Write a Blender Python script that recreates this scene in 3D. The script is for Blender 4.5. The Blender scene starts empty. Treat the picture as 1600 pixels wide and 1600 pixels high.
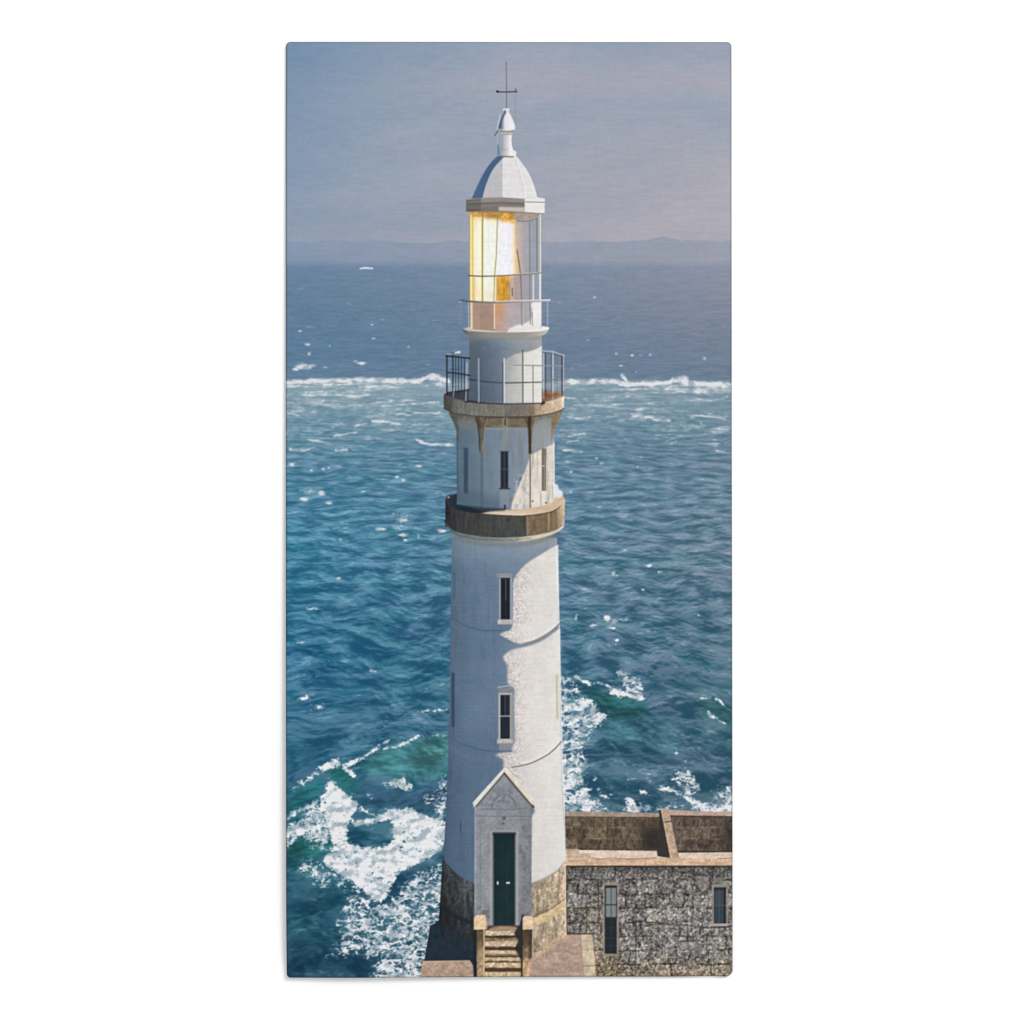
import bpy, math
import numpy as np

# ------------------------------------------------------------------ camera, world, lamps, exposure
PX = 0.70 / 1464.0                 # metres per unit of print (the towel is 0.70 m long)
CXP, CYP = 800.0, 800.0            # middle of the view, in print units
BASE_Z = 1.10                      # height of the towel's lower hem above the wall's foot
HEM_Y = 1528.0


def wx(x): return (x - CXP) * PX
def wz(y): return BASE_Z + (HEM_Y - y) * PX


scene = bpy.context.scene
cam_data = bpy.data.cameras.new("camera")
cam_data.sensor_width = 36.0
cam_data.lens = 85.0
cam_data.clip_start = 0.05
cam_data.clip_end = 100.0
cam = bpy.data.objects.new("camera", cam_data)
scene.collection.objects.link(cam)
CAM_D = 1600 * PX * 85.0 / 36.0
cam.location = (0.0, -CAM_D - 0.004, wz(CYP))
cam.rotation_euler = (math.radians(90), 0, 0)
scene.camera = cam

world = bpy.data.worlds.new("World")
scene.world = world
world.use_nodes = True
world.node_tree.nodes["Background"].inputs[0].default_value = (1.0, 1.0, 1.0, 1.0)
world.node_tree.nodes["Background"].inputs[1].default_value = 0.80


def area_lamp(name, loc, target, size, power):
    l = bpy.data.lights.new(name, 'AREA')
    l.shape = 'DISK'
    l.size = size
    l.energy = power
    o = bpy.data.objects.new(name, l)
    scene.collection.objects.link(o)
    o.location = loc
    d = [target[i] - loc[i] for i in range(3)]
    import mathutils
    o.rotation_euler = mathutils.Vector(d).to_track_quat('-Z', 'Y').to_euler()
    return o


KEY = area_lamp("studio_lamp", (3.6, -5.4, wz(CYP) + 4.2), (0, 0, wz(CYP)), 3.0, 372.0)
EXPO = 1.25                        # light that falls on the towel: print colours are divided by it

scene.view_settings.view_transform = 'Standard'
scene.view_settings.look = 'None'
scene.view_settings.exposure = 0.0
scene.view_settings.gamma = 1.0
scene.view_settings.use_curve_mapping = False

# ==PRINT-BEGIN== ---------------------------------------------------- the printed picture, computed with numpy
X0, Y0, X1, Y1 = 445.0, 63.0, 1145.0, 1529.0
NW, NH = int(X1 - X0) + 1, int(Y1 - Y0) + 1
XS = X0 + np.arange(NW, dtype=np.float64)
YS = Y0 + np.arange(NH, dtype=np.float64)
XX, YY = np.meshgrid(XS, YS)
IMG = np.zeros((NH, NW, 3))
PID = np.zeros((NH, NW), dtype=np.int32)
PARTS = {}                         # id -> (name, parent name or None)


def part(name, parent=None):
    i = len(PARTS) + 1
    PARTS[i] = (name, parent)
    return i


def C(r, g, b): return np.array([r, g, b]) / 255.0
def mix(a, b, t):
    t = np.asarray(t)
    if np.ndim(a) == 1 or np.ndim(b) == 1 or np.ndim(a) == 3:
        t = t[..., None] if t.ndim >= 1 else t
    return a + (b - a) * t
def sstep(a, b, x):
    t = np.clip((x - a) / (b - a), 0, 1)
    return t * t * (3 - 2 * t)


_rng = np.random.RandomState(7)
_TAB = _rng.rand(256, 256)
_TX = _rng.rand(256, 256)
_TY = _rng.rand(256, 256)


def vnoise(x, y, seed=0):
    x = x + seed * 17.13
    y = y + seed * 31.77
    xi = np.floor(x).astype(np.int64); yi = np.floor(y).astype(np.int64)
    fx = x - xi; fy = y - yi
    fx = fx * fx * fx * (fx * (fx * 6 - 15) + 10); fy = fy * fy * fy * (fy * (fy * 6 - 15) + 10)
    a = _TAB[yi & 255, xi & 255]; b = _TAB[yi & 255, (xi + 1) & 255]
    c = _TAB[(yi + 1) & 255, xi & 255]; d = _TAB[(yi + 1) & 255, (xi + 1) & 255]
    return (a + (b - a) * fx) * (1 - fy) + (c + (d - c) * fx) * fy


def fbm(x, y, seed=0, octv=4, gain=0.5):
    s = 0; a = 1.0; t = 0
    for o in range(octv):
        s = s + a * vnoise(x * 2 ** o * 1.03, y * 2 ** o * 0.98, seed + o * 3)
        t += a; a *= gain
    return s / t


def worley(x, y, seed=0):
    x = x + seed * 13.7; y = y + seed * 7.9
    xi = np.floor(x).astype(np.int64); yi = np.floor(y).astype(np.int64)
    f1 = np.full(x.shape, 9.0); f2 = np.full(x.shape, 9.0); idv = np.zeros(x.shape)
    for dy in (-1, 0, 1):
        for dx in (-1, 0, 1):
            cx = xi + dx; cy = yi + dy
            px = cx + _TX[cy & 255, cx & 255]; py = cy + _TY[cy & 255, cx & 255]
            d = np.hypot(px - x, py - y)
            nid = _TAB[(cy * 7 + 3) & 255, (cx * 5 + 1) & 255]
            closer = d < f1
            f2 = np.where(closer, f1, np.minimum(f2, d))
            idv = np.where(closer, nid, idv)
            f1 = np.where(closer, d, f1)
    return f1, f2, idv


def gblur(a, s):
    if s <= 0: return a
    r = int(max(1, math.ceil(s * 2.5)))
    k = np.exp(-0.5 * (np.arange(-r, r + 1) / s) ** 2); k /= k.sum()
    p = np.pad(a, ((r, r), (0, 0)), mode='edge')
    o = sum(k[i] * p[i:i + a.shape[0]] for i in range(2 * r + 1))
    p = np.pad(o, ((0, 0), (r, r)), mode='edge')
    return sum(k[i] * p[:, i:i + a.shape[1]] for i in range(2 * r + 1))


def curve(pts, n=10):
    """Catmull-Rom through the points."""
    P = np.array(pts, float)
    P = np.vstack([2 * P[0] - P[1], P, 2 * P[-1] - P[-2]])
    out = []
    for i in range(1, len(P) - 2):
        for t in np.arange(n) / n:
            a, b, c, d = P[i - 1], P[i], P[i + 1], P[i + 2]
            out.append(0.5 * ((2 * b) + (-a + c) * t + (2 * a - 5 * b + 4 * c - d) * t * t + (-a + 3 * b - 3 * c + d) * t ** 3))
    out.append(P[-2])
    return [tuple(p) for p in out]


def box(pts, m=3):
    P = np.array(pts, float)
    x0 = int(max(0, math.floor(P[:, 0].min() - X0 - m))); x1 = int(min(NW, math.ceil(P[:, 0].max() - X0 + m + 1)))
    y0 = int(max(0, math.floor(P[:, 1].min() - Y0 - m))); y1 = int(min(NH, math.ceil(P[:, 1].max() - Y0 + m + 1)))
    return slice(y0, max(y0, y1)), slice(x0, max(x0, x1))


def cov(pts, blur=0.0):
    """antialiased coverage of a polygon: (slices, mask)"""
    m = 3 + int(blur * 3)
    sl = box(pts, m)
    x = XX[sl]; y = YY[sl]
    acc = np.zeros(x.shape)
    if acc.size == 0: return sl, acc
    P = np.array(pts, float); Q = np.roll(P, -1, axis=0)
    for oy in (-0.33, 0, 0.33):
        for ox in (-0.33, 0, 0.33):
            ins = np.zeros(x.shape, bool)
            xs = x[0] + ox; ys = y[:, 0] + oy
            for (ax, ay), (bx, by) in zip(P, Q):
                if ay == by: continue
                rows = (ay > ys) != (by > ys)
                if not rows.any(): continue
                xc = ax + (ys[rows] - ay) * (bx - ax) / (by - ay)
                ins[rows] ^= xs[None, :] < xc[:, None]
            acc += ins
    acc /= 9.0
    return sl, gblur(acc, blur)


def put(sl, mask, col, alpha=1.0, pid=None):
    if mask.size == 0: return
    a = (mask * alpha)[..., None]
    IMG[sl] = IMG[sl] * (1 - a) + np.asarray(col) * a
    if pid: PID[sl] = np.where(mask > 0.5, pid, PID[sl])


def poly(pts, col, alpha=1.0, pid=None, blur=0.0):
    sl, m = cov(pts, blur)
    put(sl, m, col(XX[sl], YY[sl]) if callable(col) else col, alpha, pid)


def rect(x0, y0, x1, y1, col, alpha=1.0, pid=None, blur=0.0):
    poly([(x0, y0), (x1, y0), (x1, y1), (x0, y1)], col, alpha, pid, blur)


def dist(pts, sl, warp=0):
    x = XX[sl]; y = YY[sl]
    if warp:
        x = x + warp * 2 * (fbm(x / 16, y / 9, 83, 3) - 0.5); y = y + warp * 2 * (fbm(x / 13, y / 11, 87, 3) - 0.5)
    d = np.full(x.shape, 1e9); s = np.zeros(x.shape)
    P = np.array(pts, float); L = 0
    tot = np.hypot(*(P[1:] - P[:-1]).T).sum() + 1e-9
    for (ax, ay), (bx, by) in zip(P[:-1], P[1:]):
        l2 = (bx - ax) ** 2 + (by - ay) ** 2 + 1e-9
        t = np.clip(((x - ax) * (bx - ax) + (y - ay) * (by - ay)) / l2, 0, 1)
        dd = np.hypot(x - ax - t * (bx - ax), y - ay - t * (by - ay))
        s = np.where(dd < d, (L + t * math.sqrt(l2)) / tot, s)
        d = np.minimum(d, dd); L += math.sqrt(l2)
    return d, s


def line(pts, w, col, alpha=1.0, pid=None, col2=None, soft=0.5):
    sl = box(pts, 3 + w)
    d, s = dist(pts, sl)
    m = np.clip((w / 2 + soft - d) / (2 * soft), 0, 1) * min(1.0, w / 1.0)
    c = col if col2 is None else mix(col, col2, s)
    put(sl, m, c, alpha)
    if pid: PID[sl] = np.where(d <= max(w / 2, 0.75), pid, PID[sl])


def gridcol(ys, rows, xs):
    """smooth colour field from a table of sRGB rows (one colour per x)"""
    R = np.array(rows, float) / 255.0
    out = np.zeros((NH, NW, 3))
    for c in range(3):
        A = np.array([np.interp(XS, xs, R[j, :, c]) for j in range(len(ys))])
        j = np.clip(np.searchsorted(ys, YS) - 1, 0, len(ys) - 2)
        t = np.clip((YS - np.array(ys)[j]) / (np.array(ys)[j + 1] - np.array(ys)[j]), 0, 1)
        out[..., c] = A[j] * (1 - t)[:, None] + A[j + 1] * t[:, None]
    return out


# ---- sky ------------------------------------------------------------------------------------------
SKY = part("printed_sky")
sky = gridcol([63, 130, 165, 250, 372, 420],
              [[(118, 143, 170), (134, 152, 175), (146, 159, 177), (150, 161, 178), (153, 162, 178)],
               [(124, 147, 172), (144, 158, 176), (158, 163, 177), (164, 166, 178), (168, 168, 178)],
               [(127, 149, 174), (143, 158, 176), (153, 162, 177), (152, 162, 177), (153, 163, 178)],
               [(134, 153, 176), (146, 159, 176), (156, 163, 177), (163, 166, 177), (167, 168, 177)],
               [(146, 158, 177), (153, 161, 175), (158, 163, 176), (166, 166, 176), (169, 168, 176)],
               [(136, 152, 174), (146, 157, 174), (154, 160, 174), (162, 163, 174), (166, 165, 174)]],
              [446, 620, 800, 1000, 1144])
n = fbm(XX / 190 + YY / 900, (YY + 0.10 * XX) / 46, 3, 5) - 0.5
n2 = fbm(XX / 90, YY / 30, 9, 4) - 0.5
sky += n[..., None] * np.array([0.075, 0.048, 0.030]) + n2[..., None] * np.array([0.018, 0.006, 0.0]) + np.array([0.006, 0.003, 0.008])
IMG[:] = sky
PID[:] = SKY

# ---- far shore in the haze ---------------------------------------------------------------------------
HEAD = part("printed_headland")
top = 375.5 + 5.5 * (fbm(XS / 42, XS * 0 + 2.2, 5, 4) - 0.5) * 2 + 3 * np.interp(XS, [446, 560, 700, 850, 960, 1060, 1144], [0.3, -0.4, 1, 0.4, 0.2, -0.8, 0.0])
m = sstep(-1.6, 1.6, YY - top[None, :])
headc = gridcol([370, 395, 424], [[(133, 150, 175), (141, 154, 174), (150, 157, 173), (146, 155, 172), (151, 157, 172)],
                                  [(128, 148, 174), (138, 152, 173), (145, 154, 172), (148, 155, 171), (153, 157, 171)],
                                  [(128, 148, 173), (136, 152, 172), (145, 154, 171), (148, 155, 170), (154, 158, 171)]], [446, 620, 800, 1000, 1144])
wt = 0.92 * (0.65 + 0.35 * sstep(446, 640, XX))
IMG[:] = IMG * (1 - (m * wt)[..., None]) + headc * (m * wt)[..., None]
PID[m > 0.5] = HEAD

# ---- sea ----------------------------------------------------------------------------------------------
SEA = part("printed_sea")
HY = 412.0
seac = gridcol([410, 470, 540, 588, 602, 650, 700, 780, 850, 950, 1040, 1170, 1300, 1430, 1529],
               [[(108, 134, 162), (140, 147, 165)], [(99, 128, 155), (133, 139, 157)], [(92, 125, 153), (118, 130, 150)],
                [(98, 128, 154), (110, 127, 148)], [(134, 160, 172), (128, 148, 161)], [(108, 143, 161), (110, 138, 154)],
                [(90, 134, 157), (103, 130, 149)], [(75, 130, 158), (104, 130, 149)], [(67, 128, 157), (102, 128, 145)],
                [(54, 115, 145), (88, 118, 136)], [(48, 108, 139), (79, 112, 130)], [(48, 104, 130), (69, 103, 120)], [(42, 94, 115), (60, 96, 112)],
                [(36, 82, 103), (52, 88, 104)], [(30, 72, 92), (50, 84, 100)]], [446, 1144])
T = np.clip(YY - 398.0, 8, None)
G = 2.6
WXc = (XX - 800) * 600 / T
WZc = 360000 * G / T
foot = 360000 * G / T ** 2
wrp = fbm(WXc / 210, WZc / 210, 21, 3) - 0.5
wrp2 = fbm(WXc / 130, WZc / 160, 33, 3) - 0.5
UX = WXc + 75 * wrp; UZ = WZc + 90 * wrp2
rw = np.random.RandomState(11)
slope = np.zeros_like(XX); big = np.zeros_like(XX)
for i in range(150):
    lam = 7.0 * (120 / 7.0) ** (rw.rand() ** 1.1)
    th = rw.normal(0.10, 0.85)
    k = 2 * math.pi / lam
    fade = np.clip(lam / (2.4 * foot) - 0.6, 0, 1)
    ph = k * (UX * math.sin(th) + UZ * math.cos(th)) + rw.rand() * 6.28
    amp = 0.62 if lam < 14 else (0.95 if lam < 60 else 0.72)
    s = np.cos(ph) + 0.4 * np.cos(2 * ph + 0.6)
    slope += amp * fade * s
    if lam > 55: big += amp * fade * np.cos(ph - 0.5)
slope /= 7.4; big /= 4.6
mid = fbm(UX / 52 + 0.3 * UZ / 52, UZ / 46.0, 59, 4, 0.6) - 0.5
gust = fbm(WXc / 300, WZc / 300, 41, 4) - 0.5
chop = fbm(UX / 24 + 0.2 * UZ / 24, UZ / 17.0, 51, 5, 0.68) - 0.5
chop2 = fbm(XX / 11 + 0.22 * YY, YY / 3.4 + 0.10 * (XX - 800) * np.sign(XX - 800) / 3.4 * 0.6, 53, 3, 0.6) - 0.5
fine = 1 - np.abs(2 * fbm(UX / 15 - 0.25 * UZ / 15, UZ / 15.0, 57, 3) - 1) * 3.0
ffade = np.clip(14 / (2.6 * foot) - 0.3, 0, 1)
amp_y = np.interp(YS, [415, 480, 560, 640, 760, 900, 1528], [0.16, 0.28, 0.42, 0.60, 0.88, 1.0, 1.0])[:, None]
L = np.tanh(0.80 * (slope * 0.50 + 0.8 * gust + 2.3 * mid + (2.7 * chop + 0.26 * fine + 1.5 * chop2 * sstep(600, 900, YY)) * ffade)) * amp_y
far = fbm(XX / 22, YY / 3.2, 61, 3) - 0.5
L = L + 0.46 * np.clip(big, -1, 1) * amp_y * sstep(620, 760, YY)
L = L + far * np.interp(YS, [415, 480, 640, 800], [0.30, 0.38, 0.3, 0.0])[:, None]
pos = np.clip(L, 0, 1)[..., None]; neg = np.clip(-L, 0, 1)[..., None]
right = sstep(820, 1144, XX)[..., None]
lightc = np.array([0.140, 0.100, 0.100]) * (1 - right) + np.array([0.125, 0.080, 0.085]) * right
darkc = np.array([0.120, 0.105, 0.100]) * (1 - right) + np.array([0.160, 0.105, 0.115]) * right
deep = np.interp(YS, [1000, 1400], [1.0, 0.72])[:, None, None]
seai = seac + (pos * lightc - neg * darkc) * deep
fl = sstep(0.60, 0.80, fbm(UX / 13, UZ / 11, 67, 3, 0.6)) * np.clip(L + 0.25, 0, 1) * sstep(600, 700, YY)
seai += fl[..., None] * np.array([0.11, 0.095, 0.09])
gg = np.clip(big, -1, 1)[..., None] * amp_y[..., None]
seai += gg * np.array([-0.012, 0.008, 0.0])
seai += (fbm(WXc / 110, WZc / 110, 71, 3)[..., None] - 0.5) * np.array([-0.04, 0.015, -0.015]) * amp_y[..., None]


def tint(pts, col, a, blur):
    sl, mk = cov(pts, blur)
    tex = (1 + 0.24 * L[sl])[..., None]
    aa = (mk * a)[..., None]
    seai[sl] = seai[sl] * (1 - aa) + np.clip(col * tex, 0, 1) * aa


# green, light-filled wave faces and the dark troughs
tint([(566, 1190), (604, 1168), (640, 1160), (664, 1152), (700, 1146), (702, 1215), (655, 1214), (600, 1212), (560, 1208)], C(68, 128, 132), 0.85, 7)
tint([(640, 1165), (700, 1150), (702, 1190), (650, 1192)], C(84, 142, 140), 0.6, 8)
tint([(512, 1202), (524, 1196), (542, 1202), (556, 1220), (562, 1240), (545, 1238), (520, 1222)], C(34, 98, 100), 0.9, 3)
tint([(446, 1240), (500, 1214), (512, 1222), (500, 1240), (470, 1262), (446, 1272)], C(34, 100, 108), 0.85, 5)
tint([(446, 1318), (475, 1302), (512, 1300), (520, 1326), (470, 1345), (446, 1350)], C(38, 104, 104), 0.85, 6)
tint([(556, 1222), (600, 1236), (660, 1236), (700, 1215), (700, 1256), (640, 1264), (575, 1254)], C(50, 84, 110), 0.85, 7)
tint([(897, 1062), (925, 1078), (960, 1086), (1008, 1096), (1020, 1112), (980, 1128), (930, 1110)], C(40, 92, 96), 0.9, 5)
tint([(960, 1110), (1040, 1118), (1080, 1150), (1050, 1190), (960, 1180), (925, 1160)], C(52, 100, 114), 0.55, 12)
tint([(1085, 1098), (1118, 1092), (1144, 1112), (1144, 1140), (1105, 1118)], C(46, 94, 100), 0.7, 5)
tint([(446, 1390), (540, 1400), (545, 1470), (580, 1530), (446, 1530)], C(30, 76, 98), 0.35, 12)


def ridge(pts, w, col, a):
    sl = box(pts, 3 * w + 8)
    d, s = dist(curve(pts), sl, 5.0)
    e = np.exp(-(d / w) ** 2) * a * np.clip(np.minimum(s, 1 - s) * 4, 0, 1) * np.clip(2.4 * fbm(XX[sl] / 12, YY[sl] / 5, 81, 3) - 0.45, 0, 1)
    seai[sl] += e[..., None] * col


for pts in ([(1025, 1120), (1060, 1140), (1100, 1172), (1144, 1196)], [(960, 1152), (1000, 1158), (1050, 1166), (1075, 1175)],
            [(930, 1150), (952, 1160), (972, 1180), (985, 1190)], [(1010, 1102), (1060, 1098), (1085, 1094)],
            [(1040, 1133), (1078, 1165), (1118, 1200), (1144, 1215)], [(1080, 1190), (1100, 1205), (1118, 1222)]):
    ridge(pts, 2.6, np.array([0.13, 0.12, 0.11]), 1.0)
for pts in ([(446, 1441), (470, 1436), (495, 1428), (530, 1418)], [(446, 1455), (490, 1452), (525, 1470)], [(448, 1462), (485, 1448), (512, 1462)],
            [(446, 1515), (480, 1521), (520, 1519), (560, 1524)], [(470, 1400), (500, 1406), (528, 1400)]):
    ridge(pts, 2.0, np.array([0.10, 0.12, 0.11]), 0.9)

# foam: a density map, broken up by cell walls and noise in the plane of the water
D = np.zeros_like(XX)


def dens(pts, v, blur):
    sl, mk = cov(pts, blur)
    D[sl] = np.maximum(D[sl], mk * v)


def dline(pts, w, v, taper=True):
    pts = curve(pts) if len(pts) > 2 else pts
    sl = box(pts, 2.5 * w + 5)
    d, s = dist(pts, sl, 2.2)
    e = np.exp(-(d / w) ** 2 * 0.9) * v
    if taper: e *= np.clip(np.minimum(s, 1 - s) * 8 + 0.45, 0, 1)
    D[sl] = np.maximum(D[sl], e)


def spot(x, y, rx, ry, v):
    if 690 < y < 1110: v *= 1.15; rx *= 1.08
    sl = box([(x - 3 * rx, y - 3 * ry), (x + 3 * rx, y + 3 * ry)])
    e = np.exp(-(((XX[sl] - x) / rx) ** 2 + ((YY[sl] - y) / ry) ** 2)) * v
    D[sl] = np.maximum(D[sl], e)


# streaked foam behind the far surf line
bandd = np.interp(YS, [594, 600, 612, 640, 672, 700, 725, 1600], [0, 0.66, 0.56, 0.50, 0.44, 0.27, 0.06, 0])[:, None]
streak = fbm(XX / 46, YY / 4.2, 91, 4) - 0.5
streak2 = fbm(XX / 150, YY / 26, 95, 3) - 0.5
D = np.maximum(D, bandd * (1 + 1.7 * streak2) + bandd * 2.0 * streak)
for p in ([(446, 597.5), (500, 595), (571, 594), (637, 596), (662, 592), (676, 587), (690, 593), (700, 596)],
          [(876, 596), (920, 597), (960, 596), (985, 600), (1030, 598), (1060, 595), (1080, 598), (1110, 600), (1146, 603)]):
    dline(p, 4.6, 1.35, False)
for sx, sy, rx, ry, v in ((676, 589, 12, 6, 1.5), (1066, 593, 10, 6, 1.4), (1076, 599, 18, 6, 1.3), (1136, 604, 16, 6, 1.1), (1110, 602, 16, 5, 1.1),
                          (690, 600, 14, 12, 1.0), (900, 598, 25, 5, 1.1), (475, 573, 15, 5, 1.45), (462, 577, 7, 3, 1.2), (487, 571, 9, 3, 1.2),
                          (565, 568, 9, 3, 1.1), (556, 564, 5, 2, 0.9), (485, 510, 10, 2.5, 0.75), (468, 517, 4, 2.2, 1.0), (481, 538, 6, 2.6, 1.15),
                          (483, 552, 3, 3, 1.0), (584, 529, 4, 2.2, 1.0), (598, 499, 5, 2.0, 0.9), (581, 507, 3, 2, 0.8), (508, 574, 4, 2, 0.95), (515, 541, 2.2, 2.2, 0.8),
                          (638, 542, 2.4, 2.4, 0.9), (717, 550, 3, 3, 1.2), (670, 569, 5, 2, 0.8), (929, 464, 3.2, 2.0, 1.0), (875, 472, 2.6, 1.8, 0.8), (940, 518, 2.6, 2, 0.7),
                          (919, 531, 3, 2, 0.8), (963, 552, 3, 2.2, 1.0), (988, 555, 3, 2.6, 1.15), (1001, 555, 7, 1.6, 0.9), (1016, 554, 3, 2, 0.95), (1101, 560, 3.4, 3, 1.15),
                          (970, 571, 5, 2, 0.9), (894, 575, 3, 2, 0.8), (994, 581, 3, 2, 0.8), (545, 474, 6, 2, 0.55), (558, 492, 5, 2, 0.5), (471, 451, 7, 2, 0.5), (492, 441, 2, 2, 0.6),
                          (532, 492, 4, 2, 0.4), (646, 484, 6, 2, 0.5), (678, 500, 5, 2, 0.6), (630, 510, 4, 2, 0.5)):
    spot(sx, sy, rx, ry, v)
dline([(972, 585), (979, 593), (986, 602)], 3.2, 1.3, False)
for p, w, v in (([(519, 682), (540, 678), (560, 674)], 2.6, 0.95), ([(552, 668), (562, 664), (574, 662)], 2.0, 0.9), ([(578, 658), (592, 659), (628, 662)], 3.0, 1.0),
                ([(478, 686), (500, 690), (520, 693)], 3.0, 0.85), ([(450, 700), (470, 703), (494, 698)], 3.4, 0.85), ([(522, 703), (545, 703)], 3.2, 0.9),
                ([(647, 686), (660, 691), (680, 694), (710, 694)], 3.0, 1.2), ([(615, 648), (650, 646), (690, 645)], 2.6, 0.95), ([(448, 646), (465, 648), (482, 650)], 2.4, 0.9),
                ([(585, 748), (630, 750)], 1.6, 0.45), ([(885, 652), (905, 653), (926, 652)], 3.2, 0.95), ([(985, 650), (1008, 651), (1030, 656), (1052, 657)], 4.0, 1.0),
                ([(1000, 664), (1030, 667)], 2.6, 0.8), ([(1070, 648), (1100, 650), (1135, 654)], 2.2, 0.85), ([(885, 682), (905, 678), (915, 676)], 3.0, 0.85), ([(885, 690), (906, 688)], 2.6, 0.75),
                ([(878, 703), (896, 704), (912, 706)], 2.6, 0.95), ([(1090, 692), (1130, 693)], 2.2, 0.75), ([(1118, 704), (1134, 707)], 3.0, 0.95), ([(1048, 693), (1058, 690)], 2.4, 0.8),
                ([(1094, 660), (1098, 664)], 2.2, 1.0), ([(520, 616), (548, 620), (580, 616)], 2.6, 1.0), ([(880, 632), (920, 634), (1000, 630), (1040, 634)], 2.0, 0.8),
                ([(880, 620), (900, 622)], 2.2, 0.9), ([(1086, 622), (1118, 626), (1140, 618)], 2.2, 0.8), ([(560, 630), (600, 634), (690, 628)], 2.4, 0.85)):
    dline(p, w, v)
for sx, sy, rx, ry, v in ((485, 768, 26, 8, 0.62), (475, 780, 8, 4, 0.95), (502, 770, 8, 7, 0.8), (513, 786, 7, 3.4, 0.95), (627, 806, 24, 6, 0.78), (630, 812, 12, 6, 0.95), (595, 827, 9, 3, 0.95),
                          (620, 824, 10, 8, 0.68), (631, 836, 10, 3.5, 1.0), (634, 844, 4, 2, 0.9), (690, 829, 8, 4, 1.1), (654, 838, 3, 5, 0.7), (487, 952, 9, 3, 0.95), (530, 904, 4, 3, 0.9), (533, 843, 4, 3, 0.7),
                          (456, 726, 6, 4, 0.95), (487, 735, 3, 3, 1.0), (505, 733, 4, 3, 0.95), (514, 731, 3, 2.4, 1.0), (530, 729, 6, 2.2, 0.6), (620, 745, 4, 2.5, 1.0), (630, 750, 5, 2.6, 1.0), (655, 728, 6, 3, 1.0),
                          (625, 726, 5, 2, 0.7), (568, 768, 6, 2, 0.75), (544, 744, 8, 3, 0.6), (590, 836, 14, 4, 0.45),
                          (892, 737, 3, 3, 0.9), (932, 716, 3, 2.4, 0.95), (940, 724, 4, 2.6, 1.0), (1002, 714, 4, 2.4, 0.9), (996, 729, 2, 2, 0.8), (885, 722, 7, 3, 0.7), (892, 768, 2.4, 2.6, 0.9),
                          (938, 792, 4, 3, 0.65), (1056, 862, 10, 2.6, 0.62), (977, 860, 5, 2, 0.9), (1015, 884, 8, 3.4, 1.05), (1032, 894, 6, 2, 0.8), (959, 897, 4, 4, 1.0), (964, 900, 3, 2, 0.8),
                          (916, 920, 12, 4, 0.66), (948, 966, 5, 6, 1.1), (960, 972, 5, 6, 0.95), (954, 977, 5, 2.5, 0.9), (978, 968, 10, 3, 0.8), (900, 965, 3, 8, 0.95), (927, 977, 8, 3, 1.0), (1092, 961, 3, 2.4, 0.9),
                          (1004, 922, 3, 2, 0.8), (963, 1000, 5, 3, 0.95), (963, 1008, 3, 3, 0.9), (956, 981, 7, 2, 0.9),
                          (470, 1004, 9, 3, 0.8), (580, 1048, 10, 4, 0.72), (478, 1060, 16, 6, 0.50), (495, 1104, 16, 6, 0.52), (470, 1090, 24, 6, 0.58), (668, 1077, 4, 5, 0.7)):
    spot(sx, sy, rx, ry, v)
dline([(684, 1071), (692, 1068), (702, 1064)], 1.6, 0.8)
dline([(646, 1117), (660, 1112), (680, 1110), (702, 1108)], 3.0, 0.92)
# breaking crest at the left
dline([(455, 1234), (470, 1226), (496, 1208), (510, 1197)], 4.0, 0.86)
dline([(500, 1204), (512, 1196), (524, 1192), (530, 1195)], 5.5, 1.35)
dline([(538, 1197), (556, 1189), (571, 1180), (588, 1170)], 3.6, 1.15, False)
dline([(590, 1166), (600, 1162), (608, 1158)], 3.0, 1.0)
dline([(598, 1172), (612, 1168), (626, 1166)], 3.0, 0.95)
dline([(622, 1167), (640, 1158), (658, 1149)], 3.2, 1.2)
dline([(660, 1152), (680, 1148), (698, 1149)], 2.4, 0.5)
dline([(539, 1200), (548, 1208), (556, 1214)], 4.6, 1.35)
spot(470, 1224, 12, 8, 0.72)
dens([(596, 1224), (612, 1218), (632, 1214), (640, 1222), (650, 1230), (636, 1236), (618, 1229), (598, 1230)], 0.92, 2)
spot(578, 1244, 8, 5, 0.72); spot(552, 1238, 6, 4, 0.7); spot(657, 1225, 2, 3, 0.8)
dens([(660, 1244), (684, 1234), (692, 1210), (702, 1206), (702, 1290), (692, 1275), (668, 1262)], 0.66, 4)
# the big splash and the ring of foam
dens(curve([(515, 1216), (530, 1230), (548, 1244), (560, 1258), (553, 1270), (549, 1283), (541, 1301), (550, 1318), (575, 1323), (604, 1320), (622, 1304), (640, 1292), (655, 1280), (690, 1285), (700, 1300), (698, 1322),
            (661, 1345), (630, 1360), (616, 1378), (601, 1406), (584, 1408), (571, 1396), (553, 1378), (526, 1364), (505, 1348), (514, 1334), (520, 1322), (514, 1300), (505, 1275), (500, 1255), (508, 1236)]), 1.30, 2.6)
dens([(513, 1222), (532, 1234), (552, 1252), (556, 1262), (546, 1280), (536, 1302), (520, 1310), (518, 1280), (508, 1250)], 1.5, 3)
dens(curve([(556, 1276), (575, 1285), (590, 1278), (605, 1268), (620, 1261), (645, 1264), (670, 1276), (698, 1284), (698, 1296), (660, 1290), (640, 1285), (620, 1281), (600, 1282), (585, 1289), (570, 1291), (556, 1284)]), 1.18, 2.2)
dline([(560, 1260), (572, 1266), (584, 1274), (590, 1282)], 3.4, 0.9)
dline([(676, 1288), (688, 1276), (694, 1258), (698, 1244)], 3.6, 1.0)
dens([(446, 1290), (470, 1276), (500, 1252), (514, 1244), (518, 1300), (512, 1326), (495, 1328), (482, 1312), (470, 1304), (446, 1326)], 0.98, 4)
dline([(446, 1318), (460, 1308), (476, 1298), (496, 1284)], 5.0, 1.0)
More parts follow.
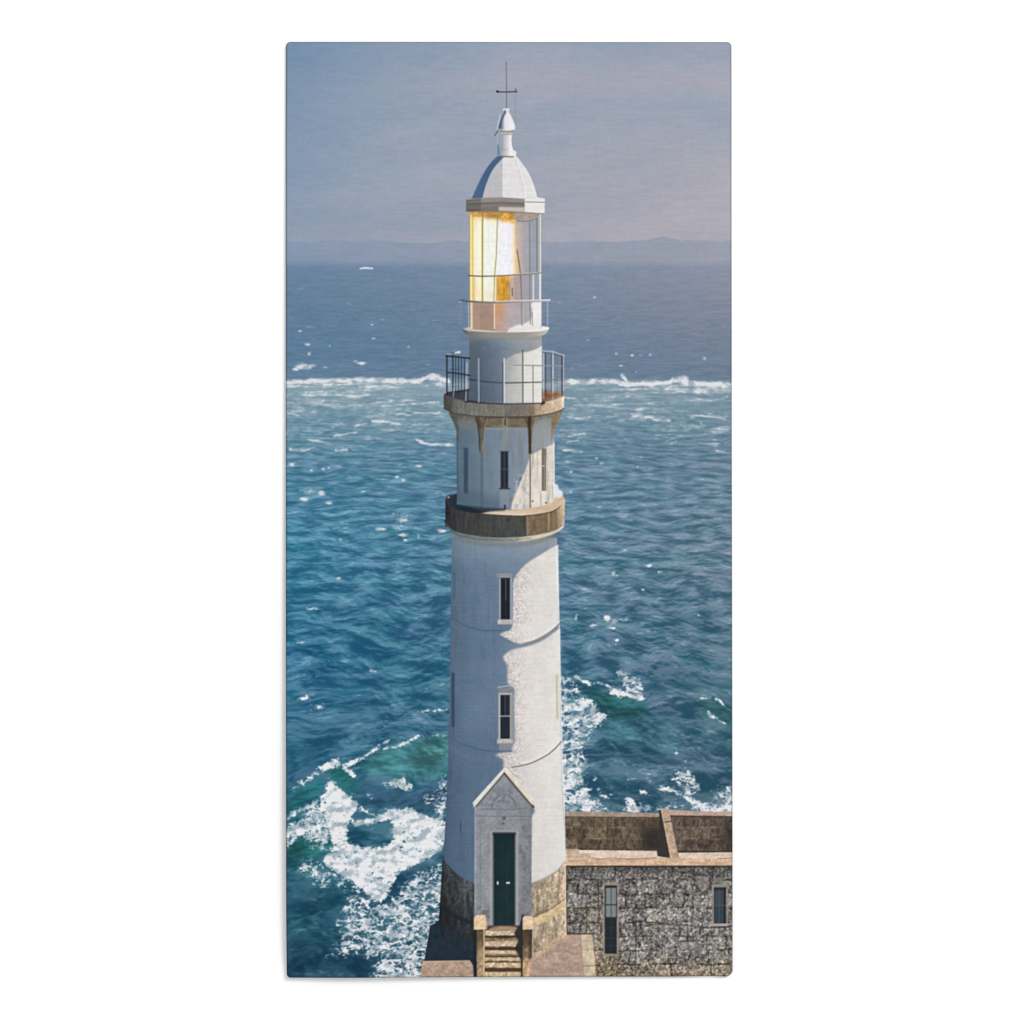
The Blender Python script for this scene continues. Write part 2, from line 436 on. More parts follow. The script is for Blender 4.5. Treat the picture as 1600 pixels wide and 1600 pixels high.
dline([(446, 1282), (460, 1270), (480, 1262), (500, 1250)], 4.5, 0.98)
spot(490, 1318, 8, 10, 0.95); spot(517, 1322, 5, 8, 0.85)
dens([(462, 1346), (490, 1338), (530, 1360), (556, 1382), (540, 1392), (505, 1386), (475, 1370)], 0.62, 5)
dens([(548, 1374), (580, 1406), (606, 1406), (640, 1372), (690, 1346), (700, 1400), (690, 1445), (668, 1505), (660, 1530), (576, 1530), (592, 1500), (560, 1490), (520, 1496), (512, 1486), (536, 1468), (528, 1440), (540, 1410)], 0.80, 5)
dens([(560, 1412), (612, 1410), (660, 1425), (684, 1436), (670, 1462), (630, 1450), (570, 1430)], 0.96, 5)
dens([(592, 1490), (640, 1462), (672, 1452), (666, 1500), (655, 1530), (580, 1530)], 0.96, 5)
dline([(512, 1492), (540, 1484), (570, 1482), (600, 1486)], 4.0, 0.82)
# foam against the right of the tower and above the roof
dens([(870, 1055), (893, 1060), (914, 1082), (936, 1100), (952, 1118), (930, 1142), (914, 1156), (912, 1175), (921, 1197), (912, 1212), (924, 1240), (958, 1268), (870, 1268)], 0.86, 4)
dens([(914, 1104), (938, 1104), (940, 1126), (918, 1140), (898, 1160), (884, 1160), (890, 1130)], 0.84, 5)
dens([(870, 1176), (896, 1186), (908, 1206), (912, 1226), (930, 1250), (955, 1270), (870, 1270)], 1.02, 5)
dline([(897, 1055), (910, 1064), (922, 1070), (926, 1072)], 3.2, 1.2)
dline([(926, 1070), (942, 1068), (956, 1076)], 1.8, 0.75)
dline([(955, 1078), (966, 1083), (980, 1085), (1006, 1090)], 4.8, 1.35)
dens([(954, 1044), (975, 1046), (996, 1058), (1006, 1076), (1004, 1090), (978, 1084), (975, 1066)], 0.80, 3)
dline([(1092, 1094), (1104, 1092), (1114, 1092)], 3.0, 0.75)
dline([(1117, 1092), (1128, 1098), (1136, 1104)], 2.4, 1.05)
dline([(1105, 1114), (1118, 1122), (1134, 1133)], 2.6, 1.05)
dens([(1046, 1206), (1066, 1200), (1090, 1212), (1094, 1236), (1080, 1250), (1060, 1230)], 0.84, 4)
dline([(1028, 1230), (1050, 1236), (1076, 1248), (1102, 1260)], 4.0, 1.1)
dens([(975, 1246), (984, 1246), (996, 1258), (1002, 1270), (980, 1270)], 1.2, 2)
spot(1006, 1240, 8, 6, 0.9); spot(1057, 1177, 4, 5, 0.9); spot(982, 1218, 14, 10, 0.52); spot(1012, 1216, 12, 8, 0.5); spot(945, 1240, 12, 14, 0.55); spot(930, 1216, 5, 4, 0.6); spot(1072, 1190, 4, 2, 0.7)
dens([(1108, 1238), (1125, 1230), (1146, 1226), (1146, 1262), (1112, 1258)], 0.70, 5)
dens([(1080, 1256), (1110, 1254), (1146, 1256), (1146, 1274), (1078, 1272)], 0.98, 3)
dens([(955, 1258), (1078, 1250), (1078, 1270), (955, 1270)], 0.56, 4)

hole = [(550, 1303), (558, 1294), (576, 1288), (598, 1285), (613, 1288), (612, 1298), (600, 1309), (588, 1315), (566, 1314)]
dline([(552, 1284), (570, 1286), (586, 1280), (600, 1273), (616, 1267)], 5.5, 1.25, False)
dens([(612, 1268), (650, 1272), (698, 1290), (698, 1330), (640, 1320), (612, 1310)], 1.22, 4)
sl, mk = cov(curve(hole + [hole[0]]), 2.0)
D[sl] *= 1 - 0.92 * mk
wob = (XX + 5 * (fbm(XX / 9, YY / 7, 101, 3) - 0.5), YY + 5 * (fbm(XX / 8, YY / 7, 103, 3) - 0.5))
csc = 5.6
f1, f2, _ = worley((wob[0] + 16 * (fbm(XX / 20, YY / 20, 105, 3) - 0.5)) / (csc * 1.75), (wob[1] + 10 * (fbm(XX / 18, YY / 14, 104, 3) - 0.5)) / (csc * 1.10), 3)
lace = 1 - sstep(0.02, 0.42, f2 - f1)
f1b, f2b, _ = worley((wob[0] + 22 * (fbm(XX / 34, YY / 28, 115, 3) - 0.5)) / (csc * 4.2), (wob[1] + 14 * (fbm(XX / 30, YY / 24, 116, 3) - 0.5)) / (csc * 2.3), 8)
lace2 = 1 - sstep(0.02, 0.36, f2b - f1b)
nearq = sstep(640, 1050, YY)
nz = (fbm(XX / 5.2, YY / 3.4, 107, 3) - 0.5) * nearq + 0.8 * (fbm(XX / 9.5, YY / 2.9, 106, 3) - 0.5) * (1 - nearq)
nz2 = fbm(XX / 17, YY / 10, 109, 3) - 0.5
nz3 = fbm(XX / 2.6, YY / 2.2, 108, 2) - 0.5
near = sstep(1000, 1200, YY)
wq = 10 * (fbm(XX / 30, YY / 22, 121, 3) - 0.5)
rid = 0.5 - np.abs(2 * fbm((XX + wq) / 15, (YY + 0.6 * wq) / 8.5, 123, 3) - 1) * 3.4
rid2 = 0.5 - np.abs(2 * fbm((XX - wq) / 8, (YY + wq) / 5.5, 127, 3) - 1) * 3.2
rid = np.clip(rid, -0.6, 0.5); rid2 = np.clip(rid2, -0.6, 0.5)
val = D + (0.06 + 0.14 * nearq + 0.06 * near) * (lace - 0.42) + (0.06 + 0.18 * nearq + 0.08 * near) * (lace2 - 0.33) + (0.30 * rid + 0.26 * rid2) * nearq + (0.85 - 0.20 * near) * nz + 0.65 * nz2 * (0.5 + 0.5 * nearq) + 0.45 * nz3 * nearq
lowk = sstep(0.02, 0.22, D)
farq = np.interp(YS, [590, 640, 800, 1000], [0.0, 0.25, 0.6, 1.0])[:, None]
fo = sstep(0.44 - 0.08 * (1 - farq), 1.06 + 0.12 * (1 - farq), val) * lowk
fo = fo * np.interp(YS, [420, 600, 640, 760, 1000], [0.95, 0.92, 0.80, 0.92, 1.0])[:, None]
thin = sstep(0.12, 0.72, val) * lowk * (0.38 + 0.14 * near)
mott = fbm(XX / 9, YY / 6, 111, 4) - 0.5 + 0.6 * (fbm(XX / 3, YY / 2.6, 112, 2) - 0.5)
foamc = mix(C(168, 182, 192), C(235, 236, 238), np.clip(0.74 + 1.2 * mott + 3.2 * (fbm((XX - 3) / 16, (YY - 4) / 11, 131, 3) - fbm((XX + 2) / 16, (YY + 3) / 11, 131, 3)) + 0.45 * (D - 1.0), 0, 1))
foamc = foamc * np.interp(YS, [415, 560, 600, 720, 1000], [0.86, 0.95, 0.98, 0.97, 1.0])[:, None, None]
seai = seai * (1 - thin[..., None]) + (0.45 * seai + 0.55 * (C(158, 182, 196) * (1 - near[..., None]) + C(134, 172, 184) * near[..., None])) * thin[..., None]
seai = seai * (1 - fo[..., None]) + foamc * fo[..., None]
hz = sstep(HY - 8, HY + 8, YY + 2.5 * (fbm(XX / 60, YY / 9, 113, 2) - 0.5))
IMG[:] = IMG * (1 - hz[..., None]) + seai * hz[..., None]
PID[YY >= HY + 1] = SEA
SHIP = part("ship", "printed_sea")
line([(563, 419.4), (570, 418.8), (582, 419.2)], 2.6, C(214, 222, 232), 0.9, SHIP)
line([(567, 417.6), (576, 417.4)], 1.4, C(222, 228, 236), 0.7)


# ---- textures for masonry -------------------------------------------------------------------------------
def tex(x, y, sx, sy, seed, amt): return (1 + amt * 2 * (fbm(x / sx, y / sy, seed, 4) - 0.5))[..., None]


def stone(base, sx, sy, seed, amt, amt2=0.0):
    def f(x, y):
        c = np.clip(base * tex(x, y, sx, sy, seed, amt), 0, 1)
        if amt2:
            c = np.clip(c * tex(x, y, 3.0, 3.0, seed + 5, amt2), 0, 1)
        return c
    return f


def hgrad(stops):
    xs = [s[0] for s in stops]; cs = np.array([s[1] for s in stops], float) / 255.0
    def f(x, y): return np.stack([np.interp(x, xs, cs[:, i]) for i in range(3)], -1)
    return f


def mul(f, g):
    return lambda x, y: np.clip((f(x, y) if callable(f) else f) * g(x, y), 0, 1)


# ---- stone terrace ---------------------------------------------------------------------------------------
TERR = part("printed_terrace")
poly([(686, 1438), (671, 1449), (664, 1500), (657, 1530), (935, 1530), (930, 1455), (884, 1440)], stone(C(176, 151, 137), 16, 5, 201, 0.16, 0.14), pid=TERR)
TERR2 = part("printed_terrace")
poly([(672, 1448), (688, 1436), (750, 1436), (750, 1501.5), (663, 1501.5)], C(32, 46, 58), pid=TERR2)
poly([(660, 1500.5), (740, 1500.5), (742, 1530), (656, 1530)], stone(C(178, 152, 134), 9, 4, 203, 0.14, 0.16), pid=TERR2)
poly([(672, 1448), (688, 1436), (750, 1436), (750, 1501.5), (663, 1501.5)], stone(C(32, 46, 58), 12, 8, 205, 0.16, 0.10))
line([(664, 1502), (734, 1501)], 1.8, C(222, 196, 170), 0.7)
poly([(734, 1500), (748, 1492), (748, 1530), (741, 1530), (739, 1508)], C(32, 36, 44), blur=0.6)

# ---- stone building at the right ----------------------------------------------------------------------------
BLD = part("printed_stone_building")


def blocks(x, y, bw, bh, seed):
    row = np.floor(y / bh)
    off = _TAB[(row.astype(int) * 3 + seed) & 255, 7] * bw
    fx = ((x + off) / bw) % 1.0; fy = (y / bh) % 1.0
    cid = _TAB[row.astype(int) & 255, (np.floor((x + off) / bw).astype(int) + seed) & 255]
    e = np.minimum(np.minimum(fx, 1 - fx) * bw, np.minimum(fy, 1 - fy) * bh)
    return cid, e


def parapet(base):
    def f(x, y):
        cid, e = blocks(x + 2 * (vnoise(x / 6, y / 6, 3) - 0.5), y - 1276 + 2 * (vnoise(x / 9, y / 9, 5) - 0.5), 27, 17.5, 3)
        k = (0.84 + 0.32 * cid) * (1 + 1.0 * (fbm(x / 3.4, y / 5.5, 211, 4, 0.62) - 0.5)) * (1 + 0.30 * (vnoise(x / 1.6, y / 1.6, 212) - 0.5))
        c = base * k[..., None]
        jt = np.clip(1.4 - e, 0, 1) * 0.62 * vnoise(x / 8, y / 8, 9)
        return np.clip(c * (1 - jt[..., None]) + C(150, 130, 106) * jt[..., None], 0, 1)
    return f


PARA = part("parapet", "printed_stone_building")
poly([(876, 1274), (1034, 1276), (1048, 1335), (876, 1330)], parapet(C(100, 87, 73)), pid=PARA)
poly([(996, 1280), (1030, 1276), (1036, 1330), (1000, 1328)], C(52, 44, 40), 0.55, blur=7)
poly([(1006, 1306), (1030, 1290), (1038, 1331), (1004, 1328)], C(46, 42, 42), 0.7, blur=4)
poly([(1044, 1274), (1146, 1274), (1146, 1334), (1056, 1333)], parapet(C(90, 79, 69)), pid=PARA)
poly([(1128, 1276), (1146, 1276), (1146, 1332), (1132, 1332)], C(45, 42, 42), 0.5, blur=5)
line([(1056, 1331), (1146, 1332)], 4, C(50, 42, 38), 0.7, soft=1.5)
line([(905, 1328), (1034, 1330)], 3, C(50, 42, 38), 0.6, soft=1.5)
cop = stone(C(164, 146, 134), 14, 3, 221, 0.12, 0.16)
poly([(876, 1267.5), (1032, 1270.5), (1032, 1277), (876, 1275.5)], cop, pid=PARA)
line([(876, 1276.5), (1032, 1278)], 1.6, C(84, 70, 58), 0.6)
poly([(1043, 1265), (1090, 1268), (1146, 1269), (1146, 1275.5), (1046, 1274)], stone(C(188, 162, 148), 14, 3, 223, 0.10, 0.14), pid=PARA)
line([(1046, 1276), (1146, 1276.5)], 2.0, C(62, 50, 44), 0.8)
LEDGE = part("roof_ledge", "printed_stone_building")
poly([(876, 1328), (1030, 1330), (1060, 1333), (1146, 1332), (1146, 1353.5), (876, 1353.5)], stone(C(220, 201, 184), 22, 5, 225, 0.10, 0.12), pid=LEDGE)
poly([(884, 1327), (904, 1327), (905, 1334), (924, 1334), (924, 1341), (884, 1341)], stone(C(196, 172, 148), 8, 5, 227, 0.16, 0.16))
poly([(1026, 1330), (1048, 1332), (1048, 1341), (1028, 1338)], C(60, 54, 54), 0.9, blur=0.8)
poly([(876, 1341.5), (940, 1343), (1020, 1341), (1146, 1343), (1146, 1352.5), (876, 1352.5)], stone(C(212, 178, 149), 20, 3.5, 229, 0.14, 0.16))
line(curve([(926, 1341), (940, 1342.5), (960, 1341), (985, 1342.5), (1026, 1340.5)]), 1.3, C(120, 88, 66), 0.7)
line([(1120, 1342), (1146, 1341)], 1.4, C(120, 84, 62), 0.7)
line([(1008, 1344), (1008, 1352)], 1.0, C(120, 92, 74), 0.5)
XWALL = part("cross_wall", "printed_stone_building")
poly([(1030, 1267), (1033, 1266), (1048, 1341), (1028, 1338), (1027, 1330), (1032, 1322)], C(56, 52, 52), pid=XWALL)
poly([(1032.5, 1264), (1044.7, 1264), (1061.5, 1342), (1047.5, 1342)], stone(C(190, 165, 143), 8, 7, 231, 0.12, 0.20), pid=XWALL)
line([(1036, 1285), (1049, 1284)], 2.2, C(84, 70, 60), 0.85)
line([(1034, 1268), (1049, 1340)], 1.4, C(214, 190, 164), 0.6)
line([(1050, 1287), (1060, 1338)], 1.4, C(122, 104, 88), 0.6)


def rough(x, y):
    xw = x + 6 * (fbm(x / 14, y / 14, 241, 3) - 0.5); yw = y + 5 * (fbm(x / 16, y / 14, 243, 3) - 0.5)
    cid, e = blocks(xw, yw - 1353, 31, 22, 5)
    b1, b2, bid = worley(xw / 5.4, yw / 4.6, 6)
    c1, c2, c3 = worley(x / 2.9, y / 3.3, 9)
    j = np.clip(1.9 - e, 0, 1) * sstep(0.35, 0.6, fbm(x / 13, y / 13, 255, 2))
    k = 1.0 + 0.22 * (cid - 0.5) + 0.78 * (fbm(x / 3.6, y / 3.2, 245, 4, 0.62) - 0.5) + 0.34 * (bid - 0.5) - 0.20 * (1 - sstep(0.0, 0.3, b2 - b1))
    k += 0.50 * (c3 - 0.5) - 0.20 * (1 - sstep(0.0, 0.35, c2 - c1)) + 0.34 * (vnoise(x / 1.7, y / 2.0, 247) - 0.5)
    k = np.where(k > 1, k, 1 + (k - 1) * 0.9)
    hue = fbm(x / 40, y / 40, 251, 3)[..., None]
    base = C(148, 144, 143) * (1 - hue) + C(153, 149, 143) * hue
    tan = np.clip(sstep(1484, 1526, y) * 0.75 + 0.6 * np.exp(-(((x - 952) / 22) ** 2 + ((y - 1502) / 22) ** 2)) + 0.35 * np.exp(-(((x - 925) / 14) ** 2 + ((y - 1475) / 60) ** 2)) + 0.28 * sstep(0.60, 0.75, fbm(x / 30, y / 24, 253, 3)), 0, 1)[..., None]
    base = base * (1 - tan) + C(152, 136, 114) * tan
    top = 1 - 0.24 * sstep(1380, 1354, y) - 0.07 * sstep(1420, 1380, y)
    return np.clip(base * (k * top)[..., None] * (1 - 0.42 * j)[..., None], 0.05, 0.92)


poly([(884, 1353), (1146, 1353), (1146, 1530), (931, 1530), (925, 1460), (886, 1459)], rough, pid=BLD)
line([(884, 1354), (1146, 1354.5)], 2.6, C(58, 50, 46), 0.8)
line([(885, 1356), (886, 1458)], 2.2, C(60, 54, 52), 0.6)
line([(886, 1459), (924, 1460)], 2.6, C(62, 48, 42), 0.75)
for p in ([(935, 1380), (936, 1440), (934, 1452)], [(994, 1438), (993, 1512)], [(974, 1370), (972, 1400), (978, 1400)], [(1082, 1400), (1084, 1424), (1080, 1440)],
          [(1010, 1446), (1044, 1444), (1074, 1446), (1076, 1478)], [(1056, 1488), (1058, 1500), (1046, 1512)], [(1084, 1368), (1110, 1368), (1110, 1388), (1098, 1396), (1086, 1384), (1084, 1368)],
          [(1088, 1422), (1098, 1426), (1100, 1440)], [(1060, 1472), (1090, 1470), (1100, 1472)], [(895, 1440), (916, 1442), (924, 1456)], [(1074, 1446), (1100, 1450), (1146, 1448)]):
    line(p, 2.2, C(58, 50, 48), 0.6, soft=0.9)
poly([(1088, 1369), (1108, 1370), (1107, 1386), (1096, 1392), (1088, 1382)], stone(C(150, 144, 136), 4, 4, 257, 0.35), 0.6, blur=0.8)
poly([(1060, 1472), (1090, 1473), (1088, 1486), (1062, 1484)], stone(C(170, 164, 160), 4, 4, 259, 0.35), 0.55, blur=0.8)
poly([(907, 1460.5), (925, 1460.5), (932, 1530), (912, 1530)], stone(C(206, 188, 162), 8, 9, 261, 0.14, 0.14), pid=part("printed_kerb"))
line([(907, 1462), (913, 1528)], 1.2, C(150, 120, 104), 0.6)
line([(909, 1484), (927, 1483)], 1.2, C(150, 122, 96), 0.6); line([(911, 1510), (930, 1509)], 1.6, C(128, 104, 84), 0.7)
line([(927, 1462), (934, 1528)], 1.8, C(120, 98, 76), 0.6)


def bwin(x0, y0, x1, y1, split, upper, lower, fr):
    w = part("window", "printed_stone_building")
    rect(x0 - 3, y0 - 5, x1 + 3, y1 + 4, stone(fr, 5, 6, 271, 0.16, 0.14), 0.92, w)
    rect(x0, y0, x1, y1, lower, 1, w)
    rect(x0 + 1.5, y0 + 3, x1 - 1.5, split, upper, 1, blur=0.4)
    return w


bwin(945.5, 1384, 964, 1490.5, 1434, C(128, 134, 135), C(34, 44, 48), C(152, 140, 124))
rect(945.5, 1384, 964, 1388, C(40, 48, 52), 0.9)
for yy in (1414, 1434): line([(946, yy), (964, yy)], 2.0, C(48, 56, 58), 0.95)
line([(955, 1388), (955, 1434)], 1.4, C(66, 74, 76), 0.9)
for yy in (1450, 1466, 1478): line([(947, yy), (963, yy)], 1.2, C(54, 64, 66), 0.7)
line([(955, 1436), (955, 1488)], 1.0, C(56, 66, 68), 0.6)
line([(945.6, 1386), (945.6, 1490)], 1.6, C(30, 34, 38), 0.7)
bwin(1115.5, 1387, 1135, 1443.5, 1414, C(62, 72, 80), C(56, 66, 74), C(146, 138, 130))
rect(1115.5, 1387, 1135, 1392, C(40, 44, 50), 0.85)
line([(1132.6, 1388), (1132.6, 1443)], 3.2, C(34, 36, 40), 0.9)
line([(1116, 1415), (1134, 1415)], 1.4, C(88, 98, 104), 0.8); line([(1124, 1390), (1124, 1443)], 1.2, C(84, 94, 100), 0.7)
line([(1112, 1446), (1137, 1445.4)], 4.0, C(172, 168, 162), 0.95); line([(1112, 1449), (1138, 1449)], 2.0, C(62, 56, 54), 0.8)
rect(1116, 1372, 1134, 1386, stone(C(150, 150, 150), 4, 5, 273, 0.3), 0.5, blur=1.2)

# ---- lighthouse -----------------------------------------------------------------------------------------------
LH = part("printed_lighthouse")
P = "printed_lighthouse"
EL = [(706, 840), (705, 900), (704, 970), (703, 1060), (701.5, 1130), (699.5, 1200), (697, 1262), (694.5, 1310), (692, 1345), (690, 1382)]
ER = [(870.5, 840), (871.5, 900), (873.5, 980), (875, 1060), (876.5, 1130), (878.5, 1200), (880.5, 1262), (882.5, 1320), (883.5, 1350), (884, 1382)]


def shade_tower(x, y):
    l = np.interp(y, [p[1] for p in EL], [p[0] for p in EL]); r = np.interp(y, [p[1] for p in ER], [p[0] for p in ER])
    u = (x - (l + r) / 2) / ((r - l) / 2)
    c = np.stack([np.interp(u, [-1, -0.93, -0.6, -0.1, 0.3, 1], [v[i] for v in ((84, 103, 126), (88, 108, 130), (98, 120, 142), (103, 123, 146), (110, 127, 148), (126, 136, 150))]) / 255 for i in range(3)], -1)
    c = c - (sstep(1000, 1380, y) * 0.045)[..., None] * np.array([1, 1, 0.9]) + (sstep(905, 838, y) * 0.085)[..., None] * np.array([1, 0.9, 0.6])
    c = c + (fbm(x / 40, y / 60, 301, 4) - 0.5)[..., None] * 0.06 + (fbm(x / 4, y / 2.4, 303, 3) - 0.5)[..., None] * 0.035
    st_ = sstep(0.60, 0.80, fbm(x / 5, y / 60, 307, 3))[..., None]
    return c - st_ * np.array([0.02, 0.022, 0.03]) + (np.sin(y * 2 * math.pi / 5.3)[..., None]) * 0.003


def lit_tower(edge, seed):
    def f(x, y):
        l = np.interp(y, [p[1] for p in EL], [p[0] for p in EL]); r = np.interp(y, [p[1] for p in ER], [p[0] for p in ER])
        u = (x - (l + r) / 2) / ((r - l) / 2)
        c = np.stack([np.interp(u, [-0.1, 0.1, 0.35, 0.75, 0.97, 1], [v[i] for v in ((208, 201, 200), (214, 207, 205), (221, 215, 211), (225, 221, 216), (227, 225, 220), (238, 237, 234))]) / 255 for i in range(3)], -1)
        g = np.clip(1.25 - (x - edge) / 30.0, 0.12, 1)
        sp = fbm(x / 2.6, y / 2.6, seed, 3) - 0.5
        sp2 = vnoise(x / 1.7, y / 1.7, seed + 4) - 0.5
        c = c + (g * (0.30 * np.minimum(sp, 0.16) + 0.15 * sp2) - 0.012 * g)[..., None] * np.array([1, 1.04, 1.02])
        c = c + (fbm(x / 3, y / 2, seed + 9, 2) - 0.5)[..., None] * 0.03 + (fbm(x / 16, y / 30, seed + 15, 3) - 0.5)[..., None] * np.array([0.05, 0.055, 0.06])
        return np.clip(c, 0, 0.97)
    return f


# stone foot of the tower
FOOT = part("stone_base", P)
poly([(692, 1335), (688.7, 1386), (685.5, 1440), (690, 1462), (720, 1482), (748, 1497), (760, 1400), (745, 1360)], mul(stone(C(66, 71, 74), 5, 18, 311, 0.46, 0.28), lambda x, y: np.interp(y, [1340, 1400, 1440, 1500], [1.05, 1.0, 0.80, 0.66])[..., None] * np.interp(x, [686, 700, 742], [0.52, 0.86, 1.1])[..., None]), pid=FOOT)
poly([(686, 1438), (690, 1412), (712, 1428), (745, 1442), (745, 1448), (712, 1436), (692, 1424)], C(28, 35, 43), 0.75, blur=1.5)
poly([(686, 1440), (700, 1444), (735, 1470), (750, 1492), (750, 1500), (700, 1480)], C(34, 46, 62), 0.55, blur=3)
FOOT = part("stone_base", P)
poly([(824, 1372), (884, 1340), (885, 1462), (832, 1497), (822, 1497)], mul(stone(C(176, 159, 138), 5, 10, 315, 0.34, 0.26), lambda x, y: np.interp(x, [830, 850, 878, 884], [0.94, 1.0, 1.1, 1.2])[..., None] * (1 + 0.14 * (vnoise(x / 2.4, y / 3.6, 77) - 0.5))[..., None]), pid=FOOT)
poly([(831, 1436), (858, 1424), (885, 1406), (885, 1420), (858, 1438), (831, 1451)], stone(C(216, 190, 150), 9, 4, 317, 0.16, 0.14), blur=0.7)
line(curve([(831, 1433), (858, 1421), (885, 1403)]), 2.4, C(118, 96, 70), 0.6, soft=1.2)
for pts in ([(832, 1404), (856, 1394), (884, 1376)], [(832, 1472), (858, 1460), (884, 1442)]): line(curve(pts), 1.4, C(120, 98, 74), 0.45, soft=1)
for a, b, c2_, d in ((846, 1378, 846, 1398), (862, 1368, 862, 1390), (839, 1402, 839, 1430), (855, 1396, 855, 1422), (872, 1386, 872, 1410), (848, 1444, 848, 1464), (866, 1434, 866, 1454), (874, 1354, 874, 1378)): line([(a, b), (c2_ + 0.5, d)], 1.3, C(112, 90, 66), 0.5, soft=0.9)
for pts in ([(690, 1385), (712, 1402), (744, 1414)], [(692, 1362), (712, 1380), (744, 1394)]): line(curve(pts), 1.3, C(34, 40, 46), 0.5, soft=1)
for a, b, c2_, d in ((702, 1376, 701, 1394), (716, 1386, 716, 1402), (730, 1392, 730, 1408), (709, 1400, 708, 1420), (724, 1408, 724, 1428), (738, 1412, 738, 1432)): line([(a, b), (c2_, d)], 1.3, C(30, 36, 42), 0.6, soft=0.9)
line([(883.2, 1350), (884, 1460)], 2.0, C(226, 204, 170), 0.7)
poly([(831, 1494), (845, 1484), (862, 1470), (885, 1458), (885, 1464), (850, 1490), (832, 1500)], stone(C(206, 180, 146), 4, 4, 319, 0.25, 0.2), 0.75, blur=1.5)
# white shaft
shaft = EL + [(692, 1333)][:0] + [(691, 1330)][:0]
bot = curve([(691.5, 1330), (694.5, 1342), (700, 1351), (712.5, 1364), (727.5, 1374), (744, 1380.5), (790, 1388), (831, 1380), (847.5, 1374), (868.5, 1362), (878, 1352), (883.8, 1345)])
poly([p for p in EL if p[1] < 1325] + bot + [p for p in ER if p[1] < 1340][::-1], shade_tower, pid=LH)
line([(831, 1381), (847.5, 1375), (868.5, 1363), (883.6, 1347)], 2.0, C(150, 128, 98), 0.6)
# sunlit parts of the shaft, edges where the shadows of gallery, bands and porch fall
lit1 = curve([(872, 851), (858, 858.5), (845, 866.5), (830, 875.5), (820, 883), (810, 894), (804, 903), (801.5, 912)]) + [(801.2, 975)] + curve([(801, 976), (798, 984), (788, 987.5), (781.5, 991), (786, 994.5), (794, 998.5), (806, 1005), (818, 1006.5), (836, 1001), (852, 993), (864, 984), (873, 976)])
poly(lit1 + [(873, 930)], lit_tower(801, 321), pid=LH, blur=0.9)
lit2 = curve([(875, 981), (862, 991), (845, 1002), (826, 1009), (806, 1013), (796, 1017), (788, 1024), (786.5, 1029), (791, 1036), (793, 1044), (793, 1064), (796, 1071)]) + [(803, 1075), (804, 1160), (799.6, 1166), (799.6, 1175)] + \
    curve([(799, 1175.5), (786, 1176), (773.5, 1179.5), (782, 1184), (787, 1190), (786.5, 1200), (790, 1204)]) + [(832, 1256), (836, 1268), (831, 1275), (829, 1380.5), (831, 1380)] + curve([(847.5, 1374), (868.5, 1362), (878, 1352), (884, 1345)]) + [(883, 1330), (882, 1300), (879.5, 1240), (877, 1150), (875.5, 1080)]
poly(lit2, lit_tower(794, 331), pid=LH, blur=1.3)
poly([(788, 1006), (806, 1006), (826, 1005), (815, 1011), (800, 1015)], C(128, 138, 156), 0.6, blur=2)
poly([(800, 1186), (800, 1199), (789, 1202), (787, 1186)], C(206, 196, 188), 0.5, blur=2.5)
line([(870.8, 860), (873.8, 980), (876, 1080), (879, 1200), (881.6, 1262), (883, 1338)], 1.5, C(244, 243, 242), 0.75)
RING = part("moulding", P)
line(curve([(704, 961), (709, 966), (714, 970), (732, 979.5), (755, 985), (783, 987), (800, 1003), (818, 1006), (834, 1001.5), (850, 993.5), (864, 984), (873.5, 975)]), 2.2, C(0, 0, 0), 0.0, RING)
line(curve([(704, 961), (709, 966), (714, 970), (732, 979.5), (755, 985), (783, 985.5)]), 2.0, C(70, 96, 128), 0.8, RING)
line(curve([(818, 1006), (834, 1001.5), (850, 993.5), (864, 984), (873.5, 975)]), 2.4, C(128, 120, 120), 0.9, RING)
line(curve([(818, 1002), (834, 997.5), (850, 989.5), (864, 980), (873.5, 971)]), 2.6, C(244, 241, 237), 0.55, soft=1.2)
line(curve([(816, 1192), (831, 1188), (853, 1177), (866, 1167), (877, 1155)]), 2.6, C(244, 241, 237), 0.55, soft=1.2)
RING = part("moulding", P)
line(curve([(703, 1149), (711, 1156), (721, 1162), (742, 1169), (762, 1173), (788, 1175), (792, 1196), (800, 1199), (816, 1196), (831, 1192), (853, 1181), (866, 1171), (877, 1159)]), 2.2, C(0, 0, 0), 0.0, RING)
line(curve([(703, 1149), (711, 1156), (721, 1162), (742, 1169), (762, 1173), (799, 1173.5)]), 2.2, C(70, 96, 126), 0.8, RING)
line(curve([(800, 1199), (816, 1196), (831, 1192), (853, 1181), (866, 1171), (877, 1159)]), 2.4, C(138, 128, 126), 0.9, RING)
poly(curve([(802, 976), (830, 974), (858, 966), (874, 956)]) + curve([(874, 974), (852, 992), (820, 1004), (792, 997)]), C(232, 228, 226), 0.35, blur=2)
line(curve([(704, 973), (730, 992), (770, 1000), (790, 999)]), 3, C(100, 120, 150), 0.4, soft=2)
line(curve([(702, 1165), (730, 1183), (770, 1188), (785, 1189)]), 3, C(98, 118, 148), 0.4, soft=2)


def twin(glass, frame, fc, gc, sill=None, lint=None):
    w = part("window", P)
    x0, y0, x1, y1 = frame
    if lint: rect(*lint, stone(C(128, 134, 144), 6, 4, 341, 0.12), 1, w, 0.5)
    rect(x0, y0, x1, y1, fc, 0.9, w, 0.5)
    rect(*glass, gc, 1, w, 0.35)
    if sill: rect(*sill, stone(C(190, 188, 184), 8, 3, 343, 0.14), 1, w, 0.6)
    return w


